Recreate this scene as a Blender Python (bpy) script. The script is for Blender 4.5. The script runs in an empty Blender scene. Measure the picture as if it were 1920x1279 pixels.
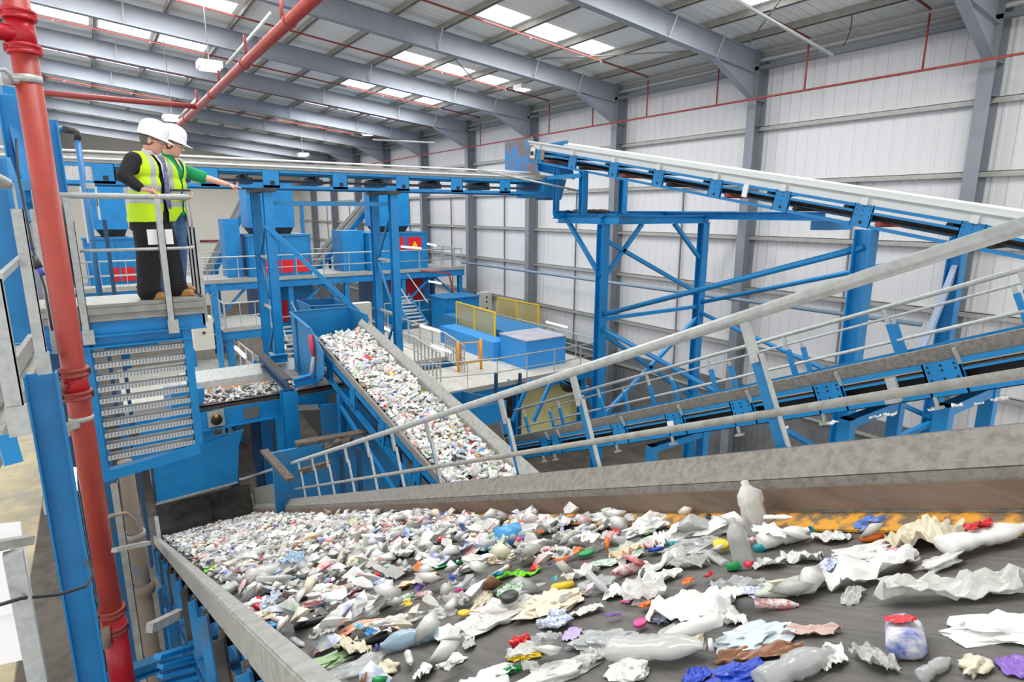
import bpy, math, random
from mathutils import Vector, Matrix, noise
random.seed(7)
D = bpy.data
SC = bpy.context.scene
COL = SC.collection
V = Vector
R3 = Matrix(((0.821491174443396, 0.11832487558496622, -0.5578095321249111),
             (-0.5702181421677089, 0.17368314101222224, -0.8029230578772384),
             (0.001876340698387796, 0.9776673208949611, 0.21015015821943317)))
CAM = V((0, 0, 7.2)); FPX = 1120.0

def P(px, py, x=None, y=None, z=None, d=None):
    """survey a point of the place: the sight line through a photo pixel met with a known plane"""
    r = R3 @ V(((px-960)/FPX, -(py-639.5)/FPX, -1.0))
    if x is not None: t = (x-CAM.x)/r.x
    elif y is not None: t = (y-CAM.y)/r.y
    elif z is not None: t = (z-CAM.z)/r.z
    else: t = d
    return CAM + r*t

def P_inc(px, py, z0, s):
    r = R3 @ V(((px-960)/FPX, -(py-639.5)/FPX, -1.0))
    t = (z0-CAM.z)/(r.z-s*r.y)
    return CAM + r*t

# ---------------------------------------------------------------- materials
def lin(c):
    c = [x/255 for x in c]
    return tuple([(x/12.92 if x <= .04045 else ((x+.055)/1.055)**2.4) for x in c]+[1.0])
MATS = {}
def mat(name, rgb, rough=.5, metal=0.0, spot=None, spot_scale=6, spot_amt=.5, bump=0.0, bump_scale=40,
        alpha=1.0, emit=None, emit_s=0.0, stretch=None, wave=None, trans=0.0, spec=None, lo=.42, hi=.62):
    if name in MATS: return MATS[name]
    m = D.materials.new(name); m.use_nodes = True
    nt = m.node_tree; ns = nt.nodes; L = nt.links
    b = ns['Principled BSDF']
    b.inputs['Base Color'].default_value = lin(rgb)
    b.inputs['Roughness'].default_value = rough
    b.inputs['Metallic'].default_value = metal
    if spec is not None: b.inputs['Specular IOR Level'].default_value = spec
    tc = ns.new('ShaderNodeTexCoord'); mp = ns.new('ShaderNodeMapping')
    L.new(tc.outputs['Object'], mp.inputs['Vector'])
    if stretch: mp.inputs['Scale'].default_value = stretch
    if spot is not None:
        n = ns.new('ShaderNodeTexNoise'); n.inputs['Scale'].default_value = spot_scale; n.inputs['Detail'].default_value = 6
        n.inputs['Roughness'].default_value = .65
        L.new(mp.outputs[0], n.inputs['Vector'])
        mr = ns.new('ShaderNodeMapRange'); mr.inputs['From Min'].default_value = lo; mr.inputs['From Max'].default_value = hi
        mr.inputs['To Max'].default_value = spot_amt
        L.new(n.outputs['Fac'], mr.inputs['Value'])
        mx = ns.new('ShaderNodeMix'); mx.data_type = 'RGBA'
        mx.inputs['A'].default_value = lin(rgb); mx.inputs['B'].default_value = lin(spot)
        L.new(mr.outputs[0], mx.inputs['Factor']); L.new(mx.outputs['Result'], b.inputs['Base Color'])
    if bump:
        n2 = ns.new('ShaderNodeTexNoise'); n2.inputs['Scale'].default_value = bump_scale; n2.inputs['Detail'].default_value = 4
        L.new(mp.outputs[0], n2.inputs['Vector'])
        bp = ns.new('ShaderNodeBump'); bp.inputs['Strength'].default_value = bump; bp.inputs['Distance'].default_value = .01
        L.new(n2.outputs['Fac'], bp.inputs['Height']); L.new(bp.outputs[0], b.inputs['Normal'])
    if wave:
        axis, sc, dist = wave
        w = ns.new('ShaderNodeTexWave'); w.bands_direction = axis; w.inputs['Scale'].default_value = sc
        w.wave_profile = 'SIN'
        L.new(tc.outputs['Object'], w.inputs['Vector'])
        rp = ns.new('ShaderNodeMapRange'); rp.inputs['From Min'].default_value = .75; rp.inputs['From Max'].default_value = .95
        L.new(w.outputs['Fac'], rp.inputs['Value'])
        bp = ns.new('ShaderNodeBump'); bp.inputs['Strength'].default_value = 1; bp.inputs['Distance'].default_value = dist
        L.new(rp.outputs[0], bp.inputs['Height']); L.new(bp.outputs[0], b.inputs['Normal'])
    if alpha < 1: b.inputs['Alpha'].default_value = alpha
    if trans: b.inputs['Transmission Weight'].default_value = trans
    if emit:
        b.inputs['Emission Color'].default_value = lin(emit); b.inputs['Emission Strength'].default_value = emit_s
    MATS[name] = m
    return m

BLUE = mat('blue_paint', (14, 130, 194), .42, spot=(10, 112, 172), spot_scale=2.2, spot_amt=.6)
BLUED = mat('dusty_blue_paint', (20, 118, 174), .55, spot=(96, 100, 100), spot_scale=5, spot_amt=.75, lo=.5, hi=.72)
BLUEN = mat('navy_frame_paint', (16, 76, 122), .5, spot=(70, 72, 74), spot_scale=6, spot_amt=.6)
GALV = mat('galvanised_steel', (184, 188, 187), .42, .25, spot=(160, 164, 163), spot_scale=22, spot_amt=.7)
GALVD = mat('dusty_galvanised_steel', (172, 173, 168), .55, .15, spot=(146, 143, 136), spot_scale=18, spot_amt=.7, bump=.25, bump_scale=60)
TROUGH = mat('dusty_trough_steel', (146, 143, 137), .62, .1, spot=(112, 108, 100), spot_scale=30, spot_amt=.7, bump=.3, bump_scale=120)
STAIN = mat('stained_trough_steel', (128, 112, 98), .6, .05, spot=(104, 88, 76), spot_scale=7, spot_amt=.9, bump=.2, bump_scale=60, stretch=(1, .25, 1))
SKIRT = mat('worn_orange_skirt', (226, 160, 52), .7, spot=(120, 104, 84), spot_scale=16, spot_amt=1, bump=.6, bump_scale=60, lo=.44, hi=.56)
BELT = mat('rubber_belt', (92, 90, 88), .62, spot=(122, 119, 114), spot_scale=9, spot_amt=.6, stretch=(4, .35, 1), bump=.15)
BLACK = mat('black_rubber', (26, 25, 25), .55)
DARKST = mat('dark_dirty_steel', (66, 62, 58), .6, spot=(40, 38, 36), spot_scale=8, spot_amt=.9)
RED = mat('red_pipe_paint', (170, 64, 54), .42, spot=(152, 58, 50), spot_scale=5, spot_amt=.6)
REDB = mat('bright_red_paint', (184, 18, 36), .35, spot=(160, 22, 34), spot_scale=8, spot_amt=.6)
REDP = mat('red_guard_panel', (212, 20, 32), .5)
RUSTR = mat('dark_red_pipe_paint', (150, 62, 54), .5)
PORTAL = mat('grey_frame_paint', (150, 156, 166), .5, spot=(140, 146, 156), spot_scale=1.2, spot_amt=.7)
PORTC = mat('shaded_column_grey', (128, 134, 142), .55, spot=(118, 124, 132), spot_scale=1.2, spot_amt=.7)  # frame grey darkened for the columns, shade put into the colour
PORTALD = mat('dark_grey_frame_paint', (112, 117, 124), .5)
PURL = mat('purlin_zinc', (158, 156, 148), .5, .1, spot=(136, 133, 126), spot_scale=2, spot_amt=.6)
WALLM = mat('white_cladding', (212, 212, 214), .55, wave=('Y', .95, .012))
WALLE = mat('cream_cladding', (232, 228, 216), .6)
ROOFM = mat('roof_liner', (240, 240, 236), .6, wave=('Y', 1.1, .015))
CONC = mat('dusty_concrete', (92, 86, 78), .8, spot=(66, 61, 55), spot_scale=2, spot_amt=.8)
DECK = mat('pale_deck', (200, 198, 188), .7, spot=(180, 176, 164), spot_scale=3, spot_amt=.8)
CREAM = mat('cream_cabinet', (214, 212, 200), .5)
YEL = mat('yellow_guard_paint', (240, 200, 30), .4)
ORA = mat('orange_gate_paint', (238, 158, 24), .4)
MESHY = mat('tinted_guard_panel', (196, 180, 120), .5, alpha=.55)
BEIGEG = mat('beige_dusty_grating', (196, 184, 150), .8, spot=(150, 146, 136), spot_scale=3, spot_amt=.8, bump=.6, bump_scale=70)
WHITE = mat('white_paint', (236, 236, 238), .45)
LIGHTM = mat('rooflight_daylight', (255, 255, 255), .5, emit=(250, 252, 255), emit_s=4.0)
TUBE = mat('fluorescent_tube', (255, 255, 250), .5, emit=(255, 252, 240), emit_s=2.5)
DIRT = mat('brown_debris', (112, 100, 90), .9, spot=(74, 66, 60), spot_scale=30, spot_amt=1, bump=1, bump_scale=50)
PIPEB = mat('blue_pipe_paint', (52, 116, 172), .4)
PIPEG = mat('dusty_brown_pipe', (140, 126, 112), .8, spot=(92, 120, 150), spot_scale=5, spot_amt=.7, bump=.5, bump_scale=50, stretch=(1, 1, .3), lo=.58, hi=.66)
DGREY = mat('dark_grey_plastic', (46, 46, 50), .45)
YSIGN = mat('yellow_sign', (246, 196, 20), .5)

# ---------------------------------------------------------------- objects
def wloc(o):
    s = V((0, 0, 0))
    while o is not None: s = s + o.location; o = o.parent
    return s
def tag(o, label=None, cat=None, group=None, kind=None):
    if label: o['label'] = label
    if cat: o['category'] = cat
    if group: o['group'] = group
    if kind: o['kind'] = kind
    return o
def thing(name, label, cat, loc=(0, 0, 0), group=None):
    o = D.objects.new(name, None); COL.objects.link(o); o.location = loc; o.empty_display_size = .1
    return tag(o, label, cat, group)

class Fr:
    def __init__(s, o, ax, ay, az): s.o, s.a, s.b, s.c = V(o), V(ax), V(ay), V(az)
    def __call__(s, p): return s.o + s.a*p[0] + s.b*p[1] + s.c*p[2]

class MB:
    def __init__(s, fr=None): s.v = []; s.f = []; s.mi = []; s.fr = fr; s.m = 0; s.sm = []
    def add(s, vs, fs, sm=False):
        n = len(s.v)
        s.v += [s.fr(p) if s.fr else V(p) for p in vs]
        for f in fs: s.f.append(tuple(i+n for i in f)); s.mi.append(s.m); s.sm.append(sm)
        return s
    def box(s, a, b):
        x0, y0, z0 = a; x1, y1, z1 = b
        return s.add([(x0,y0,z0),(x1,y0,z0),(x1,y1,z0),(x0,y1,z0),(x0,y0,z1),(x1,y0,z1),(x1,y1,z1),(x0,y1,z1)],
              [(0,3,2,1),(4,5,6,7),(0,1,5,4),(1,2,6,5),(2,3,7,6),(3,0,4,7)])
    def bar(s, p0, p1, w, h, up=(0, 0, 1)):
        p0, p1 = V(p0), V(p1); d = (p1-p0).normalized(); u = V(up)
        sd = d.cross(u)
        if sd.length < 1e-4: sd = d.cross(V((1, 0, 0)))
        sd.normalize(); u = sd.cross(d)
        a, b = sd*w/2, u*h/2
        return s.add([p0-a-b, p0+a-b, p0+a+b, p0-a+b, p1-a-b, p1+a-b, p1+a+b, p1-a+b],
              [(0,1,2,3),(7,6,5,4),(0,4,5,1),(1,5,6,2),(2,6,7,3),(3,7,4,0)])
    def ibeam(s, p0, p1, w, h, tf=.018, tw=.012, up=(0, 0, 1)):
        p0, p1 = V(p0), V(p1); d = (p1-p0).normalized(); u = V(up); sd = d.cross(u)
        if sd.length < 1e-4: sd = d.cross(V((1, 0, 0)))
        sd.normalize(); u = sd.cross(d)
        s.bar(p0+u*(h/2-tf/2), p1+u*(h/2-tf/2), w, tf, u); s.bar(p0-u*(h/2-tf/2), p1-u*(h/2-tf/2), w, tf, u)
        return s.bar(p0, p1, tw, h-2*tf, u)
    def chan(s, p0, p1, w, h, t=.008, up=(0, 0, 1), side=1):
        """C section: web of height h on one side, two flanges of width w"""
        p0, p1 = V(p0), V(p1); d = (p1-p0).normalized(); u = V(up); sd = d.cross(u)
        if sd.length < 1e-4: sd = d.cross(V((1, 0, 0)))
        sd.normalize(); u = sd.cross(d); sd = sd*side
        s.bar(p0+sd*(w/2-t/2), p1+sd*(w/2-t/2), t, h, u)
        s.bar(p0+u*(h/2-t/2), p1+u*(h/2-t/2), w, t, u)
        return s.bar(p0-u*(h/2-t/2), p1-u*(h/2-t/2), w, t, u)
    def tube(s, pts, r, n=10, caps=True):
        pts = [V(p) for p in pts]; rs = r if isinstance(r, (list, tuple)) else [r]*len(pts)
        vs = []; fs = []; ref = None
        for i, p in enumerate(pts):
            if i == 0: d = pts[1]-p
            elif i == len(pts)-1: d = p-pts[i-1]
            else: d = (pts[i+1]-p).normalized()+(p-pts[i-1]).normalized()
            d.normalize()
            if ref is None:
                ref = V((0, 0, 1)) if abs(d.z) < .9 else V((1, 0, 0))
            a = d.cross(ref).normalized(); b = a.cross(d).normalized(); ref = b
            for k in range(n):
                t = 2*math.pi*k/n; vs.append(p+(a*math.cos(t)+b*math.sin(t))*rs[i])
        for i in range(len(pts)-1):
            for k in range(n):
                k2 = (k+1) % n; fs.append((i*n+k, i*n+k2, (i+1)*n+k2, (i+1)*n+k))
        s.add(vs, fs, True)
        if caps:
            m = len(s.v)-len(vs)
            s.f.append(tuple(m+k for k in reversed(range(n)))); s.mi.append(s.m); s.sm.append(False)
            s.f.append(tuple(m+(len(pts)-1)*n+k for k in range(n))); s.mi.append(s.m); s.sm.append(False)
        return s
    def lathe(s, prof, o, axis=(0, 0, 1), n=16):
        ax = V(axis).normalized(); pts = [V(o)+ax*h for r, h in prof]
        a = ax.cross(V((0, 0, 1)) if abs(ax.z) < .9 else V((1, 0, 0))).normalized(); b = ax.cross(a)
        vs = []; fs = []
        for (r, h), p in zip(prof, pts):
            for k in range(n):
                t = 2*math.pi*k/n; vs.append(p+(a*math.cos(t)+b*math.sin(t))*max(r, 1e-4))
        for i in range(len(prof)-1):
            for k in range(n):
                k2 = (k+1) % n; fs.append((i*n+k, i*n+k2, (i+1)*n+k2, (i+1)*n+k))
        return s.add(vs, fs, True)
    def prism(s, poly, off):
        """poly: list of 3D points (planar), extruded by off"""
        off = V(off); n = len(poly); vs = [V(p) for p in poly]+[V(p)+off for p in poly]
        fs = [tuple(reversed(range(n))), tuple(range(n, 2*n))]+[(i, (i+1) % n, (i+1) % n+n, i+n) for i in range(n)]
        return s.add(vs, fs)
    def ball(s, c, r, n=10, sc=(1, 1, 1)):
        c = V(c); vs = []; fs = []; m = n//2+1
        for i in range(m+1):
            th = math.pi*i/m
            for k in range(n):
                ph = 2*math.pi*k/n
                vs.append(c+V((math.sin(th)*math.cos(ph)*sc[0], math.sin(th)*math.sin(ph)*sc[1], math.cos(th)*sc[2]))*r)
        for i in range(m):
            for k in range(n): fs.append((i*n+k, i*n+(k+1) % n, (i+1)*n+(k+1) % n, (i+1)*n+k))
        return s.add(vs, fs, True)
    def build(s, name, m, parent=None, label=None, cat=None, group=None, kind=None):
        me = D.meshes.new(name)
        if parent is not None: o0 = wloc(parent)
        else:
            xs = [p.x for p in s.v]; ys = [p.y for p in s.v]; zs = [p.z for p in s.v]
            o0 = V(((min(xs)+max(xs))/2, (min(ys)+max(ys))/2, min(zs)))
        me.from_pydata([tuple(p-o0) for p in s.v], [], s.f)
        ms = m if isinstance(m, (list, tuple)) else [m]
        for q in ms: me.materials.append(q)
        me.polygons.foreach_set('material_index', s.mi)
        me.polygons.foreach_set('use_smooth', s.sm)
        me.update()
        o = D.objects.new(name, me); COL.objects.link(o)
        if parent is not None: o.parent = parent
        else: o.location = o0
        tag(o, label, cat, group, kind)
        return o

def copy_tree(o, parent=None):
    c = o.copy(); COL.objects.link(c); c.parent = parent
    for ch in list(o.children): copy_tree(ch, c)
    return c

def lerp(a, b, t): return V(a)*(1-t)+V(b)*t

def handrail(label, pts, h=1.0, n_posts=None, r=.022, knees=(.5,), up=(0, 0, 1), m=GALV, post_m=None, group=None,
             post=.05, end=True, toe=None, ts=None, bottom=0.0):
    """continuous rail over a polyline of base points, with its own posts"""
    pts = [V(p) for p in pts]; u = V(up)
    root = thing('handrail', label, 'handrail', pts[0], group)
    MB().tube([p+u*h for p in pts], r, 10).build('top_rail', m, root)
    for k in knees: MB().tube([p+u*h*k for p in pts], r*.75, 8).build('knee_rail', m, root)
    segs = [(pts[i], pts[i+1]) for i in range(len(pts)-1)]
    done = set()
    for (a, b) in segs:
        n = n_posts if n_posts else max(1, round((b-a).length/1.2))
        for i in range(n+1):
            p = lerp(a, b, i/n); key = (round(p.x, 2), round(p.y, 2), round(p.z, 2))
            if key in done: continue
            done.add(key)
            MB().bar(p+u*bottom, p+u*(h-r*.3), post, post*.35, (b-a).normalized()).build('post', post_m or m, root)
    if toe:
        for (a, b) in segs: MB().bar(a+u*.08, b+u*.08, .012, .15).build('toe_board', toe, root)
    return root
# ================================================================ the hall
FY = [-0.2, 5.79, 11.77, 17.74, 23.4, 29.0, 34.6, 40.3, 46.0, 51.7, 57.4]
RS = .1
def roofz(x): return 13.85-RS*x
b = MB().box((-14, -8, -1.7), (17.9, 63.2, -1.5)); b.build('floor', CONC, kind='structure')
b = MB().box((17.66, -8, -1.5), (17.8, 63, 12.2)); b.build('wall_right', WALLM, kind='structure')
b = MB().box((-14, 63, -1.5), (17.8, 63.2, 15.4)); b.build('wall_back', WALLE, kind='structure')
b = MB().box((-2.1, 21.0, -1.5), (-1.95, 63, 14.2)); b.build('wall_left', WALLM, kind='structure')
b = MB(); x0, x1 = -9, 17.8
b.add([(x0,-8,roofz(x0)),(x1,-8,roofz(x1)),(x1,63.2,roofz(x1)),(x0,63.2,roofz(x0)),
       (x0,-8,roofz(x0)+.1),(x1,-8,roofz(x1)+.1),(x1,63.2,roofz(x1)+.1),(x0,63.2,roofz(x0)+.1)],
      [(0,3,2,1),(4,5,6,7),(0,1,5,4),(1,2,6,5),(2,3,7,6),(3,0,4,7)])
b.build('ceiling', ROOFM, kind='structure')
nt = 1
def trim(b, m):
    global nt
    b.build('trim_%d' % nt, m, kind='structure'); nt += 1
# rooflight panels, each one a window let into the roof
nw = 1
for k, fy in enumerate(FY[1:-1]):
    yc = fy+3.95
    for (xa, xb) in ((9.85, 11.2), (11.55, 12.95), (13.35, 14.55), (-.95, .8), (1.1, 2.65), (2.95, 4.5)):
        q = MB(); za, zb = roofz(xa)-.012, roofz(xb)-.012
        q.add([(xa,yc-.52,za),(xb,yc-.52,zb),(xb,yc+.52,zb),(xa,yc+.52,za),
               (xa,yc-.52,za+.02),(xb,yc-.52,zb+.02),(xb,yc+.52,zb+.02),(xa,yc+.52,za+.02)],
              [(0,3,2,1),(4,5,6,7),(0,1,5,4),(1,2,6,5),(2,3,7,6),(3,0,4,7)])
        q.build('window_%d' % nw, LIGHTM, kind='structure'); nw += 1
# purlins
for x in (16.2, 14.72, 13.12, 11.36, 9.66, 8.1, 6.5, 4.68, 2.8, .95, -1.08):
    q = MB(); z = roofz(x)
    q.box((x-.035, -6, z-.2), (x-.02, 63, z-.0)); q.box((x-.035, -6, z-.2), (x+.05, 63, z-.185))
    trim(q, PURL)
# girts, sag bars and eaves members on the long wall
for z in (9.83, 8.18, 6.49, 4.83, 2.9, 1.1):
    q = MB(); q.box((17.5, -6, z-.015), (17.66, 63, z)); q.box((17.5, -6, z-.13), (17.515, 63, z)); trim(q, GALVD)
for k, fy in enumerate(FY[:-1]):
    q = MB(); y = (fy+FY[k+1])/2-.2
    q.box((17.54, y-.02, 1.1), (17.6, y+.02, 8.18)); trim(q, PORTALD)
q = MB(); q.tube([(17.3, -6, 11.72), (17.3, 63, 11.72)], .06, 10); trim(q, GALV)
q = MB(); q.box((17.1, -6, 11.42), (17.3, 63, 11.52)); trim(q, PORTALD)
q = MB(); q.box((17.45, -6, 11.8), (17.6, 63, 11.98)); trim(q, GALVD)
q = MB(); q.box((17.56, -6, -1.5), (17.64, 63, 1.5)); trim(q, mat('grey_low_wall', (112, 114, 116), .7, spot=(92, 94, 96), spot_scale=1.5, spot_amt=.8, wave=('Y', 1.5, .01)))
# bracing rods lying under the roof sheets
for (x, ya, xb, yb) in ((16.2, 6.2, 11.4, 11.4), (11.4, 6.2, 16.2, 11.4), (16.2, 12.2, 13.2, 17.3), (9.6, 18.2, 14.7, 23.0)):
    q = MB(); q.tube([(x, ya, roofz(x)-.25), (xb, yb, roofz(xb)-.25)], .025, 6); trim(q, GALVD)

ORD = ['behind the photographer', 'nearest to the camera at the right edge', 'second from the camera', 'third from the camera', 'fourth from the camera',
       'fifth from the camera', 'sixth from the camera', 'seventh from the camera', 'eighth from the camera', 'ninth from the camera', 'farthest, next to the cream end wall']
for k, fy in enumerate(FY):
    if k == 0: continue
    t = thing('portal_frame', 'grey steel portal frame of the roof, '+ORD[k], 'steel frame', (17.35, fy, -1.5))
    c = MB()
    c.box((17.1, fy-.15, -1.5), (17.125, fy+.15, 12.0)); c.box((17.6, fy-.15, -1.5), (17.625, fy+.15, 12.0))
    c.box((17.125, fy-.012, -1.5), (17.6, fy+.012, 12.0))
    c.box((17.125, fy-.14, 10.55), (17.6, fy+.14, 10.575)); c.box((17.125, fy-.14, 9.83), (17.6, fy+.14, 9.85))
    c.build('column', [PORTC], t)
    c = MB(); xa, xb = -2.0, 17.1
    def zt(x): return roofz(x)-.2
    def zb_(x): return 13.03-RS*x
    for (dz, h) in ((0, .022),):
        c.add([(xa,fy-.12,zt(xa)-h),(xb,fy-.12,zt(xb)-h),(xb,fy+.12,zt(xb)-h),(xa,fy+.12,zt(xa)-h),(xa,fy-.12,zt(xa)),(xb,fy-.12,zt(xb)),(xb,fy+.12,zt(xb)),(xa,fy+.12,zt(xa))],
              [(0,3,2,1),(4,5,6,7),(0,1,5,4),(1,2,6,5),(2,3,7,6),(3,0,4,7)])
        c.add([(xa,fy-.12,zb_(xa)),(xb,fy-.12,zb_(xb)),(xb,fy+.12,zb_(xb)),(xa,fy+.12,zb_(xa)),(xa,fy-.12,zb_(xa)+h),(xb,fy-.12,zb_(xb)+h),(xb,fy+.12,zb_(xb)+h),(xa,fy+.12,zb_(xa)+h)],
              [(0,3,2,1),(4,5,6,7),(0,1,5,4),(1,2,6,5),(2,3,7,6),(3,0,4,7)])
    c.prism([(xa,fy-.01,zb_(xa)),(xb,fy-.01,zb_(xb)),(xb,fy-.01,zt(xb)),(xa,fy-.01,zt(xa))], (0,.02,0))
    c.build('rafter', PORTAL, t)
    c = MB()
    c.prism([(15.2,fy-.012,zb_(15.2)),(17.1,fy-.012,10.6),(17.1,fy-.012,zb_(17.1))], (0,.024,0))
    c.bar((15.15,fy,zb_(15.15)), (17.1,fy,10.6), .24, .022)
    c.build('haunch', PORTAL, t)
    for x in ((15.2, 13.2, 9.5, 5.5, 1.6) if k < 8 else ()):
        c = MB(); c.bar((x, fy-.03, zb_(x)+.02), (x+.02, fy-.32, zt(x)+.0), .05, .012, (0, 1, 0)); c.build('stay', GALV, t)
    if k >= 4:
        c = MB(); c.box((-1.95, fy-.13, -1.5), (-1.6, fy+.13, 13.2)); c.build('column', PORTAL, t)

# ---- sprinkler pipework
xs = 16.75
main0, main1 = P(889, 276, x=xs), P(1920, 96, x=xs)
zm = (main0.z+main1.z)/2
m_ = thing('sprinkler_main', 'long thin red sprinkler pipe running along the white side wall', 'pipe', (xs, 15, zm))
MB().tube([(xs, -1, zm), (xs, 60, zm)], .03, 8).build('pipe_run', RUSTR, m_)
for i, (px, y0) in enumerate(((1720, 30), (1505, 82), (1343, 125), (1213, 152), (1112, 200), (1030, 194), (900, 232))):
    yy = P(px, 200, x=xs).y; z1 = P(px, y0, x=xs).z
    MB().tube([(xs, yy, zm), (xs, yy, min(z1, roofz(xs)-.3))], .025, 8).build('riser', RUSTR, m_)
for i, (px, w) in enumerate(((1720, 'nearest bay at top right'), (1505, 'bay beside the nearest corner haunch'), (1343, 'second bay with bright rooflights'), (1213, 'third bay above the inclined conveyor head'),
                           (1030, 'fourth bay'), (900, 'fifth bay'), (815, 'sixth bay'), (765, 'seventh bay'), (722, 'farthest bay'))):
    yy = P(px, 200, x=xs).y
    t = thing('sprinkler_branch', 'red sprinkler branch pipe under the roof, '+w, 'pipe', (8, yy, 12))
    MB().tube([(xs, yy, roofz(xs)-.3), (-1.4, yy, roofz(-1.4)-.3)], .03, 8).build('pipe_run', RUSTR if i else RED, t)
    for x in (14.5, 11.6, 8.6, 5.6, 2.6, -.2):
        MB().tube([(x, yy, roofz(x)-.3), (x, yy, roofz(x)-.36)], .02, 6).build('sprinkler_head', GALV, t)
# big diagonal pipe
A = P(585, 0, d=8.6); px_, pz_ = A.x, A.z
t = thing('water_main', 'thick red water main running diagonally beneath the roof', 'pipe', (px_, 10, pz_))
MB().tube([(px_, 0, pz_), (px_, 30, pz_)], .095, 16).build('pipe_run', RED, t)
for y in (5.2, 7.8, 10.6, 14, 18, 23):
    MB().tube([(px_, y-.05, pz_), (px_, y+.05, pz_)], .115, 16).build('coupling', RUSTR, t)
for y in (6.6, 8.7, 11.0, 13.8, 16.9, 20.5):
    MB().tube([(px_, y, pz_+.09), (px_, y, pz_+.5)], .03, 8).build('riser', RUSTR, t)
yb = 20.3
t = thing('branch_pipe', 'horizontal red pipe joining the diagonal main above the two hard hats', 'pipe', (0, yb, pz_))
MB().tube([(px_, yb, pz_), (-1.9, yb, pz_)], .075, 12).build('pipe_run', RUSTR, t)
# pale cable trays / conduits along the roof
for i, (p0, p1, w) in enumerate((((425, 122), (508, 24), 'slanting up beside the red diagonal main'), ((335, 222), (370, 184), 'slanting above the left hard hat'))):
    a = P(*p0, y=16+6*i); c_ = P(*p1, y=16+6*i)
    MB().tube([a, c_], .04, 8).build('conduit', GALV, label='short pale conduit pipe '+w, cat='conduit')
a = P(555, 27, y=12.6); a2 = P(800, 128, y=12.6)
MB().tube([P(1380, 0, y=7.5), P(1560, 103, y=7.5)], .035, 8).build('conduit', GALV, label='white conduit tube beside the red branch pipe at the top right', cat='conduit')
MB().tube([P(700, 262, y=20), P(815, 268, y=20)], .03, 8).build('conduit', GALV, label='pale conduit in front of the small far haunch', cat='conduit')
q = MB(); pts = []
c0 = P(1580, 45, x=16.5)
for i in range(15):
    a = -1.4+2.9*i/14
    pts.append(c0+V((0, -.0-.45*math.cos(a)*.5, .55*math.sin(a))))
q.tube(pts, .012, 6).build('cable_loop', DGREY, label='thin black cable hanging in a loop under the roof at top right', cat='cable')
# high bay lamps
for i, (px, py, yy, w) in enumerate(((393, 129, 17.0, 'left of the red diagonal main'), (980, 168, 19.8, 'below the right rooflights'), (690, 253, 36, 'above the long level conveyor'),
                                 (568, 292, 40, 'small and far, above the conveyor rail'), (323, 225, 26, 'just behind the left hard hat'))):
    c = P(px, py, y=yy); s = .26 if yy < 21 else .3
    t = thing('high_bay_lamp', 'white high bay lamp hanging '+w, 'lamp', c)
    MB().box(c+V((-s, -s, 0)), c+V((s, s, .16))).build('lamp_housing', WHITE, t)
    MB().box(c+V((-s*.8, -s*.8, -.03)), c+V((s*.8, s*.8, 0))).build('diffuser', TUBE, t)
    MB().tube([c+V((0, 0, .16)), (c.x, c.y, roofz(c.x)-.1)], .012, 6).build('hanger', GALV, t)
# ================================================================ conveyors
def incline(z0, slope):
    n = math.hypot(1, slope); return Fr((0, 0, z0), (1, 0, 0), (0, 1/n, slope/n), (0, -slope/n, 1/n))
NF = math.hypot(1, .445)
FF = incline(6.59, -.445)       # foreground conveyor
MF = incline(2.72, .197)        # middle conveyor full of litter
SF = incline(6.85, -.448)       # blue conveyor behind the hand rails
TF = incline(6.47, .178)        # upper right conveyor
def s_of(y, u, slope):          # distance along an incline for a point u above it at given world y
    n = math.hypot(1, slope); return (y+slope*u/n)*n
def wall_profile(root, fr, s0, s1, prof, m, name='side_wall'):
    q = MB(fr)
    for (a, b) in zip(prof[:-1], prof[1:]):
        q.add([(a[0], s0, a[1]), (b[0], s0, b[1]), (b[0], s1, b[1]), (a[0], s1, a[1])], [(0, 1, 2, 3)])
    # give it thickness
    t = .006
    for (a, b) in zip(prof[:-1], prof[1:]):
        dx, dz = b[0]-a[0], b[1]-a[1]; L = math.hypot(dx, dz); nx, nz = -dz/L*t, dx/L*t
        q.add([(a[0]+nx, s0, a[1]+nz), (b[0]+nx, s0, b[1]+nz), (b[0]+nx, s1, b[1]+nz), (a[0]+nx, s1, a[1]+nz),
               (a[0], s0, a[1]), (b[0], s0, b[1]), (b[0], s1, b[1]), (a[0], s1, a[1])], [(3, 2, 1, 0), (0, 1, 5, 4), (7, 6, 2, 3), (1, 2, 6, 5), (0, 4, 7, 3)])
    return q.build(name, m, root)
def plate(root, fr, x, s, w, u0, u1, m=BLUE, hole=True, side=-1):
    q = MB(fr); q.box((x-.006, s-w/2, u0), (x+.006, s+w/2, u1))
    q.box((x-.006, s-w/2, u0), (x+.03*-side, s-w/2+.012, u1)); q.box((x-.006, s+w/2-.012, u0), (x+.03*-side, s+w/2, u1))
    q.m = 1
    if hole:
        q.box((x+side*.008, s-.03, u0+.05), (x+side*.006, s+.02, u0+.1))
    for ss in (-.35, 0, .35):
        for uu in (.5, .75, .9):
            q.box((x+side*.01, s+ss*w-.007, u0+(u1-u0)*uu-.007), (x+side*.006, s+ss*w+.007, u0+(u1-u0)*uu+.007))
    return q.build('bracket_plate', [m, BLACK], root)

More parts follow.
